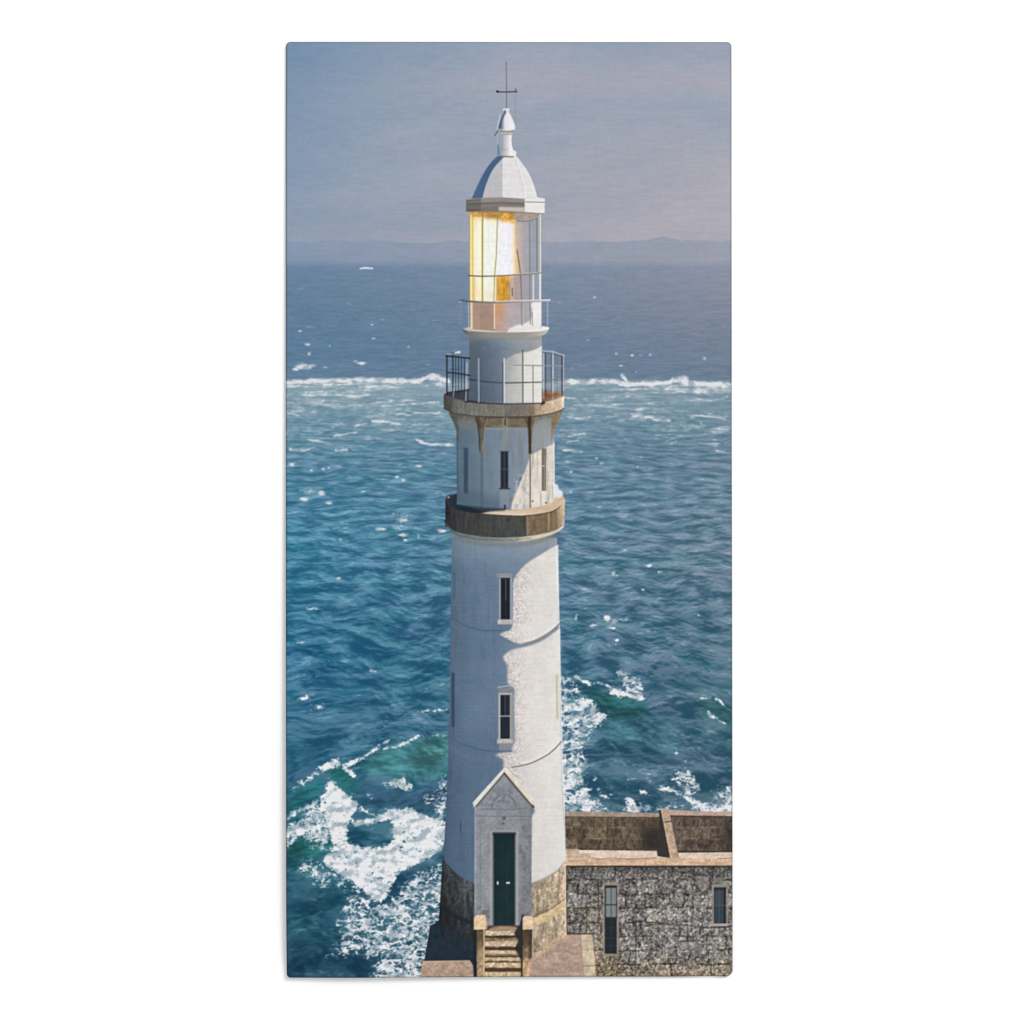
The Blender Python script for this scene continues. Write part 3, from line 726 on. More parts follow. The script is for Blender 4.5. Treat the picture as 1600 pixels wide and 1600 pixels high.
twin((782.5, 904, 797, 968), (779.5, 897, 799.8, 969), C(146, 154, 164), C(30, 33, 41), (777.5, 968.5, 801, 975.5))
rect(776, 896, 801.5, 902, C(140, 146, 152), 0.7, blur=0.8)
line([(790.4, 905), (790.4, 938)], 1.2, C(108, 112, 120), 0.8); line([(790.4, 940), (790.4, 966)], 1.0, C(52, 56, 64), 0.8)
line([(783, 936), (797, 936)], 1.0, C(50, 54, 62), 0.8); line([(798.6, 904), (798.6, 968)], 1.2, C(170, 170, 172), 0.7)
line([(782, 903.5), (797, 903.5)], 1.4, C(26, 30, 38), 0.8); line([(780, 977), (800, 977)], 2, C(112, 118, 132), 0.7)
twin((782, 1086, 797, 1154.5), (778.8, 1083, 801, 1156), C(186, 186, 186), C(32, 36, 46), (777, 1155, 802, 1162), (778, 1074.5, 803, 1084))
rect(797.3, 1085, 802.6, 1156, C(150, 148, 148), 0.85, blur=0.5)
line([(782, 1119), (797, 1119)], 1.8, C(176, 180, 184), 0.9); line([(789.5, 1087), (789.5, 1118)], 1.0, C(104, 110, 120), 0.8); line([(794, 1088), (794, 1117)], 0.8, C(84, 90, 100), 0.7)
for xx in (786, 789.5, 793): line([(xx, 1122), (xx, 1152)], 0.8, C(66, 74, 90), 0.7)
rect(780, 1162.5, 799.6, 1173, C(142, 142, 146), 0.9, blur=0.8)
line([(778, 1074), (795, 1071.6)], 1.6, C(222, 218, 218), 0.6)
w = part("window", P)
rect(708.2, 893, 711.6, 937, C(70, 90, 114), 0.65, w, 0.7)
w = part("window", P)
poly([(705.6, 1050), (710.4, 1052), (710, 1136), (705.4, 1136)], C(52, 68, 88), 0.9, w, 0.6)
w = part("window", P)
rect(868.6, 1054, 872.6, 1124, C(206, 196, 172), 0.75, w, 0.6)
line([(868.6, 1056), (871.6, 1124)], 0.9, C(168, 152, 118), 0.6)
line([(720, 1282), (719.8, 1300)], 1.6, C(52, 70, 92), 0.9)

# porch with gable, door
PORCH = part("porch", P)
pf = mul(stone(C(142, 145, 152), 14, 26, 351, 0.10, 0.12), lambda x, y: np.interp(x, [741, 746, 765, 806, 812, 830], [1.12, 1.0, 1.0, 0.99, 0.93, 0.9])[..., None])
poly([(788, 1203), (741.5, 1258), (741.5, 1446), (745, 1452), (830.5, 1452), (830.5, 1262)], pf, pid=PORCH)
poly([(788, 1207), (744, 1260), (830, 1262)], stone(C(140, 143, 149), 10, 8, 353, 0.12, 0.14), blur=0.8)
sl, mk = cov([(788, 1226), (760, 1260), (818, 1262)], 3)
st = sstep(0.50, 0.68, fbm(XX[sl] / 7, YY[sl] / 5, 355, 4))
put(sl, mk * st, C(102, 118, 136), 0.8)
line(curve([(768, 1262), (772, 1250), (787, 1241), (801, 1249), (806, 1261)]), 2.0, C(96, 112, 128), 0.7)
line([(752, 1264), (800, 1265), (824, 1262)], 1.8, C(98, 104, 112), 0.6)
line([(743, 1275), (829, 1276)], 1.4, C(106, 110, 116), 0.75); line([(743, 1277.4), (829, 1278)], 1.2, C(156, 158, 162), 0.5)
line([(750.5, 1290), (750.5, 1430)], 1.4, C(112, 120, 126), 0.7)
line([(752, 1290), (804, 1291)], 1.2, C(142, 144, 152), 0.45)
for a, b, r in ((787.5, 1278.5, 2.6), (786.2, 1287, 1.9)): line([(a, b), (a + 0.1, b)], 2 * r, C(80, 84, 92), 0.85, soft=1.0)
line([(741.8, 1262), (741.8, 1440)], 1.4, C(160, 163, 170), 0.6)
sl, mk = cov([(811, 1290), (830, 1290), (830, 1450), (811, 1450)], 1)
put(sl, mk * sstep(0.52, 0.72, fbm(XX[sl] / 6, YY[sl] / 7, 357, 4)), C(104, 106, 116), 0.75)
sl, mk = cov([(742, 1415), (768, 1420), (768, 1450), (742, 1450)], 2)
put(sl, mk * sstep(0.45, 0.7, fbm(XX[sl] / 7, YY[sl] / 6, 359, 3)), C(104, 98, 88), 0.7)
sl, mk = cov([(812, 1240), (829, 1262), (829, 1300), (806, 1296)], 2)
put(sl, mk * sstep(0.55, 0.7, fbm(XX[sl] / 8, YY[sl] / 6, 361, 3)), C(136, 144, 156), 0.5)
GAB = part("gable_coping", P)
poly([(788, 1199), (738.5, 1254), (739.5, 1262), (743, 1259), (788, 1206.5)], stone(C(222, 220, 214), 6, 6, 363, 0.08), pid=GAB)
poly([(788, 1199), (792, 1200), (833.5, 1246.5), (835, 1260), (830, 1262), (788, 1206)], stone(C(226, 218, 203), 6, 6, 365, 0.07), pid=GAB)
line([(744, 1260), (788, 1208.5)], 2.6, C(92, 90, 84), 0.85, soft=0.9)
line([(788, 1208.5), (832, 1261)], 3.4, C(80, 74, 68), 0.9, soft=0.9)
line([(832, 1259), (833.5, 1261)], 4, C(92, 80, 70), 0.9)
line([(739, 1257), (741, 1268)], 1.6, C(100, 104, 116), 0.6)
FRAME = part("door_frame", P)
rect(766, 1297.5, 809.5, 1450, stone(C(156, 156, 162), 10, 20, 367, 0.07, 0.07), 1, FRAME, 0.5)
rect(769, 1300, 806.6, 1450, C(116, 118, 126), 1, blur=0.6)
line([(767.6, 1300), (767.6, 1446)], 1.6, C(178, 174, 178), 0.7); line([(808, 1300), (808, 1446)], 1.6, C(176, 174, 180), 0.7)
DOOR = part("door", P)
rect(771.3, 1302.5, 804.6, 1447.5, mul(hgrad([(771, (40, 56, 62)), (774, (24, 44, 48)), (790, (28, 50, 53)), (803, (28, 46, 50)), (805, (60, 70, 74))]),
                                      lambda x, y: np.interp(y, [1302, 1310, 1330, 1440], [0.72, 0.9, 1.0, 1.0])[..., None] * tex(x, y, 8, 14, 371, 0.10)), 1, DOOR, 0.4)
line([(788, 1304), (788, 1447)], 1.0, C(18, 36, 40), 0.7)
rect(770, 1301, 806, 1305.5, C(34, 40, 46), 0.8, blur=0.8)
HAND = part("door_handle", P)
line([(777.7, 1378.4), (777.7, 1381)], 2.8, C(206, 216, 216), 0.9, HAND)
HAND = part("door_handle", P)
line([(792.2, 1379.6), (795.4, 1379.4)], 2.8, C(224, 230, 228), 0.95, HAND)

# steps between two low walls
STEPS = part("steps", P)
poly([(757, 1448), (766, 1446), (810, 1446), (818, 1450), (818, 1530), (755, 1530)], C(88, 68, 52), pid=STEPS)
poly(curve([(764, 1452), (772, 1448.5), (788, 1447), (804, 1448.5), (811, 1452)]) + [(808, 1454), (764, 1454)], stone(C(168, 136, 118), 9, 3, 381, 0.14), blur=0.6)
for y0, y1, c in ((1454, 1461.5, (208, 188, 160)), (1465.6, 1470, (150, 124, 98)), (1470, 1479, (202, 182, 154)), (1485, 1491, (212, 186, 158)), (1491, 1494, (150, 122, 94)), (1495.5, 1501.5, (204, 182, 152)), (1504, 1511.5, (206, 180, 150)), (1518.5, 1530, (206, 182, 148))):
    base = C(*c)
    jag = np.random.RandomState(int(y0))
    xs_ = np.linspace(756, 814, 12)
    pts = [(x_, y0 + jag.uniform(-0.5, 0.5)) for x_ in xs_] + [(x_, y1 + jag.uniform(-0.7, 0.9)) for x_ in xs_[::-1]]
    poly(pts, stone(base, 4, 2.5, int(y0), 0.24, 0.26), blur=0.5)
for yy in (1463.5, 1482.2, 1494.4, 1515): line([(757, yy), (775, yy + 0.4), (795, yy - 0.3), (814, yy)], 2.4, C(58, 44, 36), 0.7, soft=1.2)
poly([(772, 1463), (790, 1461.5), (800, 1463), (794, 1467), (778, 1467)], C(60, 48, 38), 0.7, blur=0.8)
poly([(816, 1428), (812, 1445), (803, 1458), (806, 1464), (810, 1470), (804, 1482), (810, 1492), (815, 1502), (815, 1530), (818, 1530), (818, 1428)], C(42, 42, 46), 0.95, blur=0.7)
CHEEK = part("step_wall", P)
poly([(744, 1450), (758, 1450), (757, 1530), (745, 1530)], mul(stone(C(150, 128, 100), 4, 5, 391, 0.24, 0.24), lambda x, y: np.interp(y, [1452, 1470, 1490, 1530], [0.62, 0.72, 1.08, 1.15])[..., None]), pid=CHEEK)
line([(756.4, 1452), (755.8, 1530)], 1.8, C(222, 192, 146), 0.9)
poly([(740.5, 1434), (745, 1430), (758, 1430), (760.5, 1436), (761, 1452), (740.5, 1452.5)], stone(C(222, 197, 162), 7, 6, 393, 0.13, 0.12), pid=CHEEK)
line([(759.8, 1434), (760, 1450)], 1.6, C(170, 146, 116), 0.6)
poly([(738, 1454), (745, 1452.5), (745, 1530), (741, 1530)], C(30, 34, 42), 0.9, blur=0.8)
CHEEK2 = part("step_wall", P)
poly([(817, 1450), (832, 1450), (831, 1496), (828, 1498), (828, 1530), (817, 1530)], mul(stone(C(156, 130, 100), 4, 5, 395, 0.26, 0.24), lambda x, y: np.interp(y, [1452, 1474, 1482, 1494, 1505, 1530], [0.5, 0.56, 0.85, 0.9, 1.25, 1.3])[..., None]), pid=CHEEK2)
poly([(826, 1452), (832, 1452), (831, 1498), (826, 1498)], C(62, 54, 48), 0.7, blur=1)
poly([(817, 1434), (821, 1431.5), (832, 1432), (832.5, 1452), (817, 1452.5)], stone(C(228, 204, 168), 7, 6, 397, 0.12, 0.1), pid=CHEEK2)
line([(832, 1434), (832.6, 1494)], 1.2, C(224, 202, 166), 0.6)

# upper shaft, eight-sided, with three slit windows
up = [(713.5, 672), (714, 782), (760, 800), (820, 800), (866, 785), (865.5, 672), (872, 655), (879, 640), (700, 640), (707, 655)]
poly(up, mul(hgrad([(704, (70, 82, 90)), (713, (76, 94, 108)), (718, (90, 110, 126)), (749, (104, 124, 140)), (751.5, (88, 106, 118)), (756, (110, 129, 145)), (790, (122, 138, 153)), (826, (136, 148, 162)), (830, (142, 150, 162)), (866, (160, 166, 176))]),
             lambda x, y: tex(x, y, 9, 18, 401, 0.05) * np.interp(y, [650, 690, 760, 790], [0.98, 1.0, 0.99, 0.92])[..., None]), pid=LH)
litc = stone(C(224, 216, 206), 9, 14, 403, 0.05, 0.05)
poly([(828.5, 711), (832.6, 709), (848, 701.5), (866, 692.5), (867, 790), (830, 798), (828.5, 760)], litc, blur=0.5)
poly([(827.5, 716), (822, 732), (815, 748), (812, 757), (805, 772), (800, 786), (798, 797), (828, 797)], litc, blur=0.9)
sl, mk = cov([(806, 735), (826, 735), (827, 796), (798, 796)], 2)
put(sl, mk * sstep(0.5, 0.64, fbm(XX[sl] / 5, YY[sl] / 9, 405, 3)), C(176, 178, 190), 0.75)
poly([(811, 748), (814, 744), (816, 748), (812, 752)], C(96, 104, 122), 0.8, blur=0.8)
line([(753, 708), (754, 794)], 3.0, C(82, 98, 106), 0.6, soft=1.2); line([(750.6, 706), (750.6, 790)], 1.2, C(108, 120, 120), 0.5)
line([(828.4, 708), (828.4, 793)], 2.0, C(122, 98, 76), 0.9)
line([(831, 712), (831, 792)], 1.2, C(214, 200, 184), 0.5)
line([(714, 678), (714.6, 780)], 1.8, C(66, 84, 100), 0.6)
line([(865.6, 690), (866, 780)], 1.4, C(246, 242, 238), 0.7)
sl, mk = cov([(714, 672), (866, 672), (866, 790), (790, 800), (714, 782)], 2)
put(sl, mk * sstep(0.58, 0.78, fbm(XX[sl] / 3.2, YY[sl] / 34, 407, 3)), C(118, 112, 100), 0.30)
poly([(714, 760), (750, 772), (790, 784), (790, 800), (714, 786)], C(72, 96, 116), 0.5, blur=5)
WIN = part("window", P)
poly([(724.6, 699), (731.6, 700), (731.2, 772), (724.6, 769)], C(56, 74, 94), 0.95, WIN, 0.5)
line([(725.4, 700), (725.4, 768)], 1.2, C(60, 80, 104), 0.6)
WIN = part("window", P)
rect(782.3, 704.5, 794.2, 763, C(40, 44, 55), 1, WIN, 0.4)
line([(788, 706), (788, 762)], 1.2, C(74, 78, 88), 0.8); line([(783, 733), (794, 733)], 1.4, C(82, 86, 94), 0.8)
line([(781, 763.5), (796, 763.5)], 2.6, C(50, 54, 64), 0.9); line([(780.6, 705), (795.6, 705)], 1.6, C(96, 98, 100), 0.7)
poly([(781, 766), (795.5, 766), (795.5, 794), (781, 794)], C(146, 154, 166), 0.5, blur=1.2)
line([(788.8, 790), (789, 797)], 3, C(40, 44, 52), 0.9, soft=0.8)
WIN = part("window", P)
rect(846.4, 700.6, 853.4, 767, C(124, 114, 104), 1, WIN, 0.5)
line([(847.2, 702), (847.2, 766)], 1.4, C(108, 98, 88), 0.8); line([(851, 712), (851, 764)], 1.2, C(160, 148, 134), 0.7); line([(846, 728), (850, 728)], 1.6, C(220, 210, 200), 0.8)
line([(846, 768.5), (852, 768.5)], 1.6, C(238, 230, 220), 0.7)
for a, b in ((852.8, 785.5), (832, 783)): line([(a, b), (a + 0.5, b)], 2.8, C(92, 84, 78), 0.85)

# gallery: stone slab on corbels
CORB = part("corbel", P)
poly([(702, 646), (879, 640), (873, 655), (866.5, 668), (830, 669), (749, 669), (713, 670), (707, 657)], mul(stone(C(126, 124, 114), 8, 6, 411, 0.18, 0.12), lambda x, y: np.interp(y, [640, 652, 664, 672], [0.86, 0.96, 1.04, 1.05])[..., None] * hgrad([(700, (176, 180, 186)), (740, (232, 234, 236)), (830, (240, 240, 240)), (870, (255, 255, 255))])(x, y)), 0.9)
poly([(713, 655), (744, 657), (746, 672), (715, 674)], C(112, 122, 126), 0.6, blur=3)
poly([(833, 660), (864, 652), (862, 690), (834, 700)], C(150, 154, 156), 0.75, blur=3)
rect(754, 653, 826, 668, stone(C(108, 96, 76), 9, 4, 413, 0.24, 0.14), 0.75, None, 1.0)
line([(752, 669.5), (827, 669)], 2.4, C(142, 144, 140), 0.8, soft=0.8)
line([(749, 652), (830, 652)], 3.0, C(72, 60, 46), 0.8, soft=1.2)
line([(789.4, 655), (789.4, 664)], 2.0, C(66, 58, 50), 0.9)
line([(789, 666), (789.6, 702)], 2.2, C(112, 118, 120), 0.6, soft=1)
poly([(784.5, 652), (794.5, 652), (793, 672), (791.5, 702), (787, 702), (786, 672)], C(150, 150, 144), 0.45, blur=0.8)
line([(789.4, 655), (789.4, 664)], 2.0, C(50, 44, 38), 0.9)
poly(curve([(742, 651), (744.5, 658), (747, 668), (748.5, 682), (749.5, 700), (750.5, 707)]) + curve([(754.5, 706), (755.5, 690), (757, 672), (760, 660), (763, 651)]), mul(stone(C(112, 104, 90), 4, 9, 415, 0.26, 0.14), hgrad([(742, (150, 145, 140)), (748, (160, 150, 140)), (752, (240, 235, 225)), (758, (235, 232, 225)), (763, (200, 195, 185))])), 0.95, CORB, 0.6)
line(curve([(743, 653), (746, 664), (748, 678), (749, 698), (750, 706)]), 1.6, C(58, 52, 44), 0.75)
line(curve([(762, 654), (758, 664), (756.5, 676), (755.4, 700)]), 1.4, C(150, 148, 138), 0.6)
line([(748, 706), (762, 704)], 1.6, C(120, 116, 108), 0.6)
CORB = part("corbel", P)
poly(curve([(818, 651), (822, 660), (824.5, 670), (825.5, 686), (826, 709)]) + curve([(830.5, 709), (831.5, 690), (833, 672), (835.5, 660), (839, 649)]), mul(stone(C(116, 104, 86), 4, 9, 417, 0.26, 0.14), hgrad([(818, (190, 188, 184)), (824, (190, 185, 178)), (827, (120, 112, 100)), (829, (140, 130, 116)), (831, (250, 245, 235)), (839, (235, 228, 215))])), 0.95, CORB, 0.6)
line(curve([(826, 656), (827, 670), (827.6, 690), (828, 708)]), 2.0, C(54, 46, 38), 0.75)
line(curve([(838, 652), (834, 664), (832, 680), (831, 700)]), 1.3, C(176, 166, 150), 0.6)
CORB = part("corbel", P)
poly([(862, 652), (879, 639), (874, 655), (867, 668), (864, 680), (862, 690), (861, 672)], mul(stone(C(140, 118, 90), 4, 9, 419, 0.2, 0.12), lambda x, y: np.ones(x.shape + (1,))), 0.92, CORB, 0.6)
CORB = part("corbel", P)
poly([(700, 645), (712, 650), (717, 668), (716, 690), (713.5, 690), (713, 672), (707, 656)], stone(C(86, 84, 80), 4, 9, 421, 0.2, 0.12), 0.85, CORB, 0.8)
GAL = part("gallery", P)
gtop = curve([(693, 617), (708, 621), (727, 626), (756, 629), (786, 630), (818, 630), (850, 629), (868, 625), (881.8, 619)])
gbot = curve([(881.4, 637.5), (870, 643), (850, 647.5), (831, 650), (790, 651), (749, 650), (722, 647.5), (707, 645), (693.5, 638.5)])
# deck behind the railing
poly([(693, 617), (700, 612), (733, 608), (848, 608), (876, 612), (882, 619), (850, 630), (786, 631), (727, 627)], hgrad([(693, (46, 52, 60)), (733, (62, 70, 82)), (848, (120, 84, 64)), (882, (196, 166, 138))]), pid=GAL)
slabc = mul(hgrad([(693, (66, 64, 64)), (706, (86, 86, 82)), (712, (108, 109, 104)), (760, (114, 113, 106)), (800, (118, 114, 108)), (828, (124, 114, 104)), (834, (156, 140, 116)), (850, (180, 160, 134)), (858, (204, 182, 156)), (876, (212, 192, 166)), (882, (228, 212, 190))]),
            lambda x, y: (1 + 0.30 * (fbm(x / 5, y / 30, 431, 3) - 0.5) + 0.25 * (fbm(x / 3, y / 3, 433, 3) - 0.5))[..., None])
poly(gtop + gbot, slabc, pid=GAL)
for xx in (708, 722, 756, 772, 800, 832): line([(xx, 631), (xx, 647)], 1.0, C(86, 82, 76), 0.45)
line(curve([(693, 638), (707, 645), (722, 647.5), (749, 650.5), (790, 651.5), (831, 650.5), (850, 648), (870, 643.5), (881, 638)]), 1.8, C(68, 62, 54), 0.7, soft=0.9)
line(curve([(726, 627), (756, 629.4), (786, 630.4), (818, 630), (851, 629.4)]), 2.6, C(44, 38, 38), 0.9, soft=0.8)
line(curve([(694, 617), (708, 621.4), (727, 626.4)]), 1.8, C(70, 72, 76), 0.8)
line(curve([(852, 628.4), (868, 625), (881, 619.6)]), 1.4, C(230, 210, 184), 0.8)
poly([(846, 626), (852, 629), (846, 634), (844, 630)], C(44, 32, 28), 0.85, blur=0.8)

# round drum below the lantern
DRUM = part("lantern_drum", P)
poly([(733, 518), (733, 624), (760, 629.5), (800, 630.5), (846, 629), (846.5, 518)], mul(hgrad([(733, (92, 100, 108)), (736, (84, 96, 108)), (748, (84, 98, 112)), (770, (98, 112, 130)), (788, (116, 128, 142)), (810, (136, 142, 150)), (847, (152, 154, 156))]),
     lambda x, y: np.interp(y, [520, 532, 545, 600, 628], [1.14, 1.10, 1.02, 0.98, 0.94])[..., None] * tex(x, y, 5, 4, 441, 0.035)), pid=DRUM)
poly(curve([(847, 540), (838, 545), (826, 549), (814, 551), (804, 553.5), (800, 556), (794, 559), (788.5, 563)]) + [(788, 629.5), (846.5, 629)], mul(hgrad([(787, (172, 174, 176)), (800, (186, 186, 184)), (816, (198, 197, 193)), (818, (221, 219, 214)), (847, (228, 226, 222))]), lambda x, y: tex(x, y, 4, 4, 443, 0.03)), blur=0.7)
poly([(786, 560), (803, 553), (806, 566), (790, 600), (787, 600)], C(150, 154, 160), 0.4, blur=3)
line([(756, 541), (756.4, 546)], 2.2, C(110, 122, 138), 0.8)
poly([(733, 523), (846.5, 523), (846.5, 531), (733, 531)], C(138, 134, 124), 0.5, blur=2)
CORN = part("cornice", P)
poly(curve([(722, 514), (732, 517.5), (760, 518.5), (790, 519), (820, 518.5), (846, 516.5), (858, 512.5)]) + curve([(856, 518), (847, 524), (820, 527), (790, 527.5), (760, 527), (733, 524), (725, 519)]), hgrad([(722, (76, 84, 92)), (733, (112, 114, 114)), (760, (138, 136, 130)), (820, (154, 150, 144)), (858, (196, 190, 182))]), pid=CORN)
poly(curve([(722, 513.5), (740, 510.5), (790, 509), (840, 509), (858, 511)]) + curve([(858, 514), (846, 517), (820, 518.5), (790, 519), (760, 518.5), (732, 517)]), hgrad([(722, (172, 160, 150)), (736, (214, 196, 180)), (770, (226, 206, 190)), (800, (230, 222, 214)), (830, (240, 238, 236)), (858, (242, 241, 240))]), pid=CORN)

# lantern: glazing, light, mullions
GLZ = part("lantern_pane", P)
LWALL = part("lantern_wall", P)
xs_l, xs_r = 733.5, 846.0
poly([(xs_l, 326), (xs_r, 326), (xs_r, 512), (790, 519), (735, 515)], lambda x, y: np.clip(IMG[box([(xs_l, 326), (xs_r, 326), (xs_r, 512), (790, 519), (735, 515)])] * 0.55 + 0.45 * C(168, 166, 174), 0, 1), pid=GLZ)
rect(812, 336, 828, 470, mul(C(170, 165, 174), lambda x, y: tex(x, y, 6, 30, 451, 0.05)), 0.8, blur=1.2)
rect(828, 336, 838.6, 470, mul(C(152, 160, 172), lambda x, y: tex(x, y, 6, 30, 453, 0.05)), 0.7, blur=0.8)
rect(838.6, 336, 846, 470, C(160, 162, 166), 0.7, blur=0.5)
# pedestal wall of the lantern
poly([(734, 470), (846, 470), (846, 513), (790, 518.5), (735, 514)], mul(hgrad([(734, (206, 178, 158)), (738, (176, 148, 134)), (752, (164, 138, 124)), (770, (166, 140, 128)), (776, (190, 158, 142)), (800, (182, 168, 172)), (815, (172, 166, 170)), (822, (168, 168, 172)), (832, (176, 176, 178)), (836, (230, 227, 224)), (846, (238, 236, 234))]), lambda x, y: tex(x, y, 8, 8, 455, 0.05)), pid=LWALL, blur=0.5)
poly([(775, 472), (790, 472), (784, 486), (779, 500), (775, 500)], C(214, 150, 92), 0.75, blur=3.5)
poly([(846, 470), (829, 474), (833, 490), (829, 500), (820, 505), (808, 508), (796, 513), (792, 519), (846, 514)], C(236, 233, 230), 0.95, blur=0.9)
LIGHT = part("lantern_light", P)
glow = hgrad([(734, (214, 176, 84)), (736, (244, 230, 140)), (739, (246, 222, 150)), (741, (253, 238, 208)), (751, (254, 246, 224)), (756, (246, 246, 226)), (764, (240, 243, 240)), (774, (246, 244, 226)), (780, (242, 242, 248)), (798, (240, 240, 248)), (803, (250, 240, 214)), (807, (240, 208, 160)), (812, (214, 180, 150))])
poly([(734.5, 336), (753, 338), (776, 341), (798, 345), (805, 347), (806, 380), (809, 400), (811, 430), (809, 433), (776, 433), (776, 473), (734, 471)], mul(glow, lambda x, y: (1 + 0.05 * (vnoise(x / 2.6, y / 8.0, 457) - 0.5))[..., None] * (np.array([1.0, 1.0, 1.0]) - (0.22 * np.exp(-((y - 336) / 10.0) ** 2) + 0.10 * sstep(425, 470, y))[..., None] * np.array([0.12, 0.42, 1.0]))), 1, LIGHT, 1.6)
poly([(803, 346), (813, 346), (815, 400), (818, 430), (803, 430)], C(226, 190, 152), 0.6, blur=3.2)
poly([(734.2, 330), (805, 329), (805.5, 348), (796, 347.5), (788, 346), (776, 342), (764, 341.5), (753, 338), (744, 338.5), (734.2, 336)], mul(stone(C(204, 150, 74), 7, 4, 459, 0.26, 0.16), lambda x, y: np.interp(y, [329, 334, 342, 350], [0.80, 0.96, 1.08, 1.22])[..., None]), 0.95, LIGHT, 1.7)
poly([(805, 331), (842, 334), (840, 342), (828, 345.5), (812, 345.5), (806, 343)], stone(C(166, 152, 144), 6, 4, 461, 0.12), 0.95, GLZ, 1.0)
line(curve([(808, 345), (822, 345.5), (838, 341.5)]), 1.4, C(118, 110, 110), 0.7)
rect(776, 430.5, 797.5, 471, mul(hgrad([(776, (236, 180, 70)), (780, (220, 160, 54)), (790, (214, 152, 48)), (796, (228, 176, 96)), (798, (220, 180, 130))]), lambda x, y: (1 + 0.5 * (fbm(x / 2.2, y / 9, 463, 3) - 0.5))[..., None] * np.interp(y, [431, 440, 470], [1.10, 0.94, 0.98])[..., None]), 0.95, LIGHT, 1.3)
rect(738.5, 431, 742.5, 470, C(222, 176, 88), 0.55, blur=1.0)
rect(797.5, 431, 804, 471, C(222, 180, 150), 0.85, blur=1.4)
rect(803, 431, 815, 471, C(178, 158, 158), 0.85, blur=1.4)
line([(800.4, 450), (800.6, 462)], 1.8, C(96, 84, 76), 0.85)
rect(816, 431, 833, 471, C(158, 160, 168), 0.6, blur=1)
MUL = part("mullion", P)
line([(735.6, 336), (735.6, 470)], 2.0, C(246, 234, 150), 0.9); line([(738.4, 334), (738.4, 470)], 1.2, C(186, 164, 76), 0.8, MUL)
line([(734.0, 336), (734.0, 470)], 1.0, C(140, 130, 90), 0.6)
line([(752.4, 340), (752.4, 470)], 1.4, C(232, 222, 150), 0.8)
MUL = part("mullion", P)
line([(754, 332), (753.8, 473)], 2.2, C(150, 138, 62), 0.9, MUL)
MUL = part("mullion", P)
line([(777.6, 332), (775.4, 400), (772.6, 432), (771.8, 472)], 1.7, C(160, 148, 82), 0.85, MUL)
line([(774.6, 432), (773.6, 472)], 1.8, C(252, 240, 190), 0.8)
MUL = part("mullion", P)
line([(807.8, 390), (811, 410), (813.6, 430), (815, 472), (815.4, 508)], 1.8, C(112, 82, 60), 0.85, MUL, C(140, 134, 132))
MUL = part("mullion", P)
line([(827.4, 346), (828, 430), (828, 470), (828.6, 506)], 1.6, C(116, 118, 124), 0.8, MUL)
MUL = part("mullion", P)
line([(839, 340), (839.2, 425)], 1.8, C(110, 106, 102), 0.8, MUL); line([(841.6, 338), (841.6, 426)], 1.4, C(184, 182, 176), 0.8)
line([(844.6, 335), (844.4, 512)], 2.2, C(222, 222, 222), 0.9); line([(846.4, 335), (846.4, 512)], 1.0, C(140, 138, 132), 0.6)
for xx, ya, c in ((737, 430, (248, 234, 196)), (772.6, 472, (240, 214, 190)), (833.4, 430, (226, 226, 226)), (843.8, 427, (236, 237, 238))):
    line([(xx, ya), (xx, 513 if xx < 800 else 511)], 2.0, C(*c), 0.9, part("rail_post", P))
line([(836, 474), (836, 508)], 4, C(240, 238, 236), 0.7); line([(818, 474), (817, 508)], 1.6, C(186, 184, 184), 0.7); line([(831.4, 488), (832, 508)], 1.4, C(120, 118, 118), 0.7)
line([(731.8, 472), (732.4, 513)], 1.2, C(216, 206, 198), 0.7); line([(855.6, 470), (855.8, 512)], 1.2, C(200, 210, 222), 0.7); line([(748, 474), (748, 514)], 1.0, C(190, 164, 148), 0.6)
RAIL = part("railing", P)
line(curve([(732, 430.4), (750, 431.2), (775, 431), (800, 429.6), (825, 428), (847, 425.6)]), 2.0, C(92, 84, 76), 0.95, RAIL, C(136, 132, 128))
line(curve([(800, 428.2), (825, 426.6), (846, 424.4)]), 1.2, C(206, 196, 190), 0.8)
RAIL = part("railing", P)
line(curve([(720.4, 469.4), (745, 471.6), (770, 472.6), (800, 471.4), (830, 470.6), (859, 469.2)]), 3.0, C(92, 88, 90), 0.95, RAIL, C(184, 180, 184))
line(curve([(776, 471), (800, 469.8), (830, 469), (859, 468)]), 1.6, C(240, 214, 190), 0.85, None, C(236, 238, 244))
line(curve([(717, 471.6), (722, 471.4)]), 1.6, C(190, 192, 202), 0.6)
line(curve([(719.6, 476), (720, 486), (718, 494), (719, 506)]), 2.6, C(132, 140, 158), 0.55, soft=1.4)

# dome roof with its eave and finial
DOME = part("dome_roof", P)
dl = curve([(778, 243), (771, 249), (765, 256), (758, 266), (752.5, 276), (747, 287), (742, 298), (736.5, 311)])
dr = curve([(805, 243), (811, 249), (816, 256), (821, 263), (826, 271.5), (831, 282), (835, 293), (839, 308)])
poly(dl + [(736, 314), (790, 316), (842, 313)] + dr[::-1], mul(hgrad([(740, (186, 186, 192)), (785.4, (190, 188, 192)), (786.2, (226, 223, 224)), (815, (224, 222, 222)), (842, (234, 232, 231))]), lambda x, y: tex(x, y, 3, 5, 471, 0.03)), pid=DOME)
poly(dl + [(753.5, 311)] + curve([(753.7, 310), (757, 296), (763.7, 277), (772.5, 261), (786, 246)]) + [(790, 243)], hgrad([(737, (80, 104, 136)), (760, (68, 96, 128)), (788, (72, 100, 126))]), 1, None, 0.5)
line([(785.8, 248), (785.8, 312)], 1.2, C(238, 236, 236), 0.7); line([(784.4, 256), (784.4, 312)], 1.2, C(190, 186, 192), 0.5)
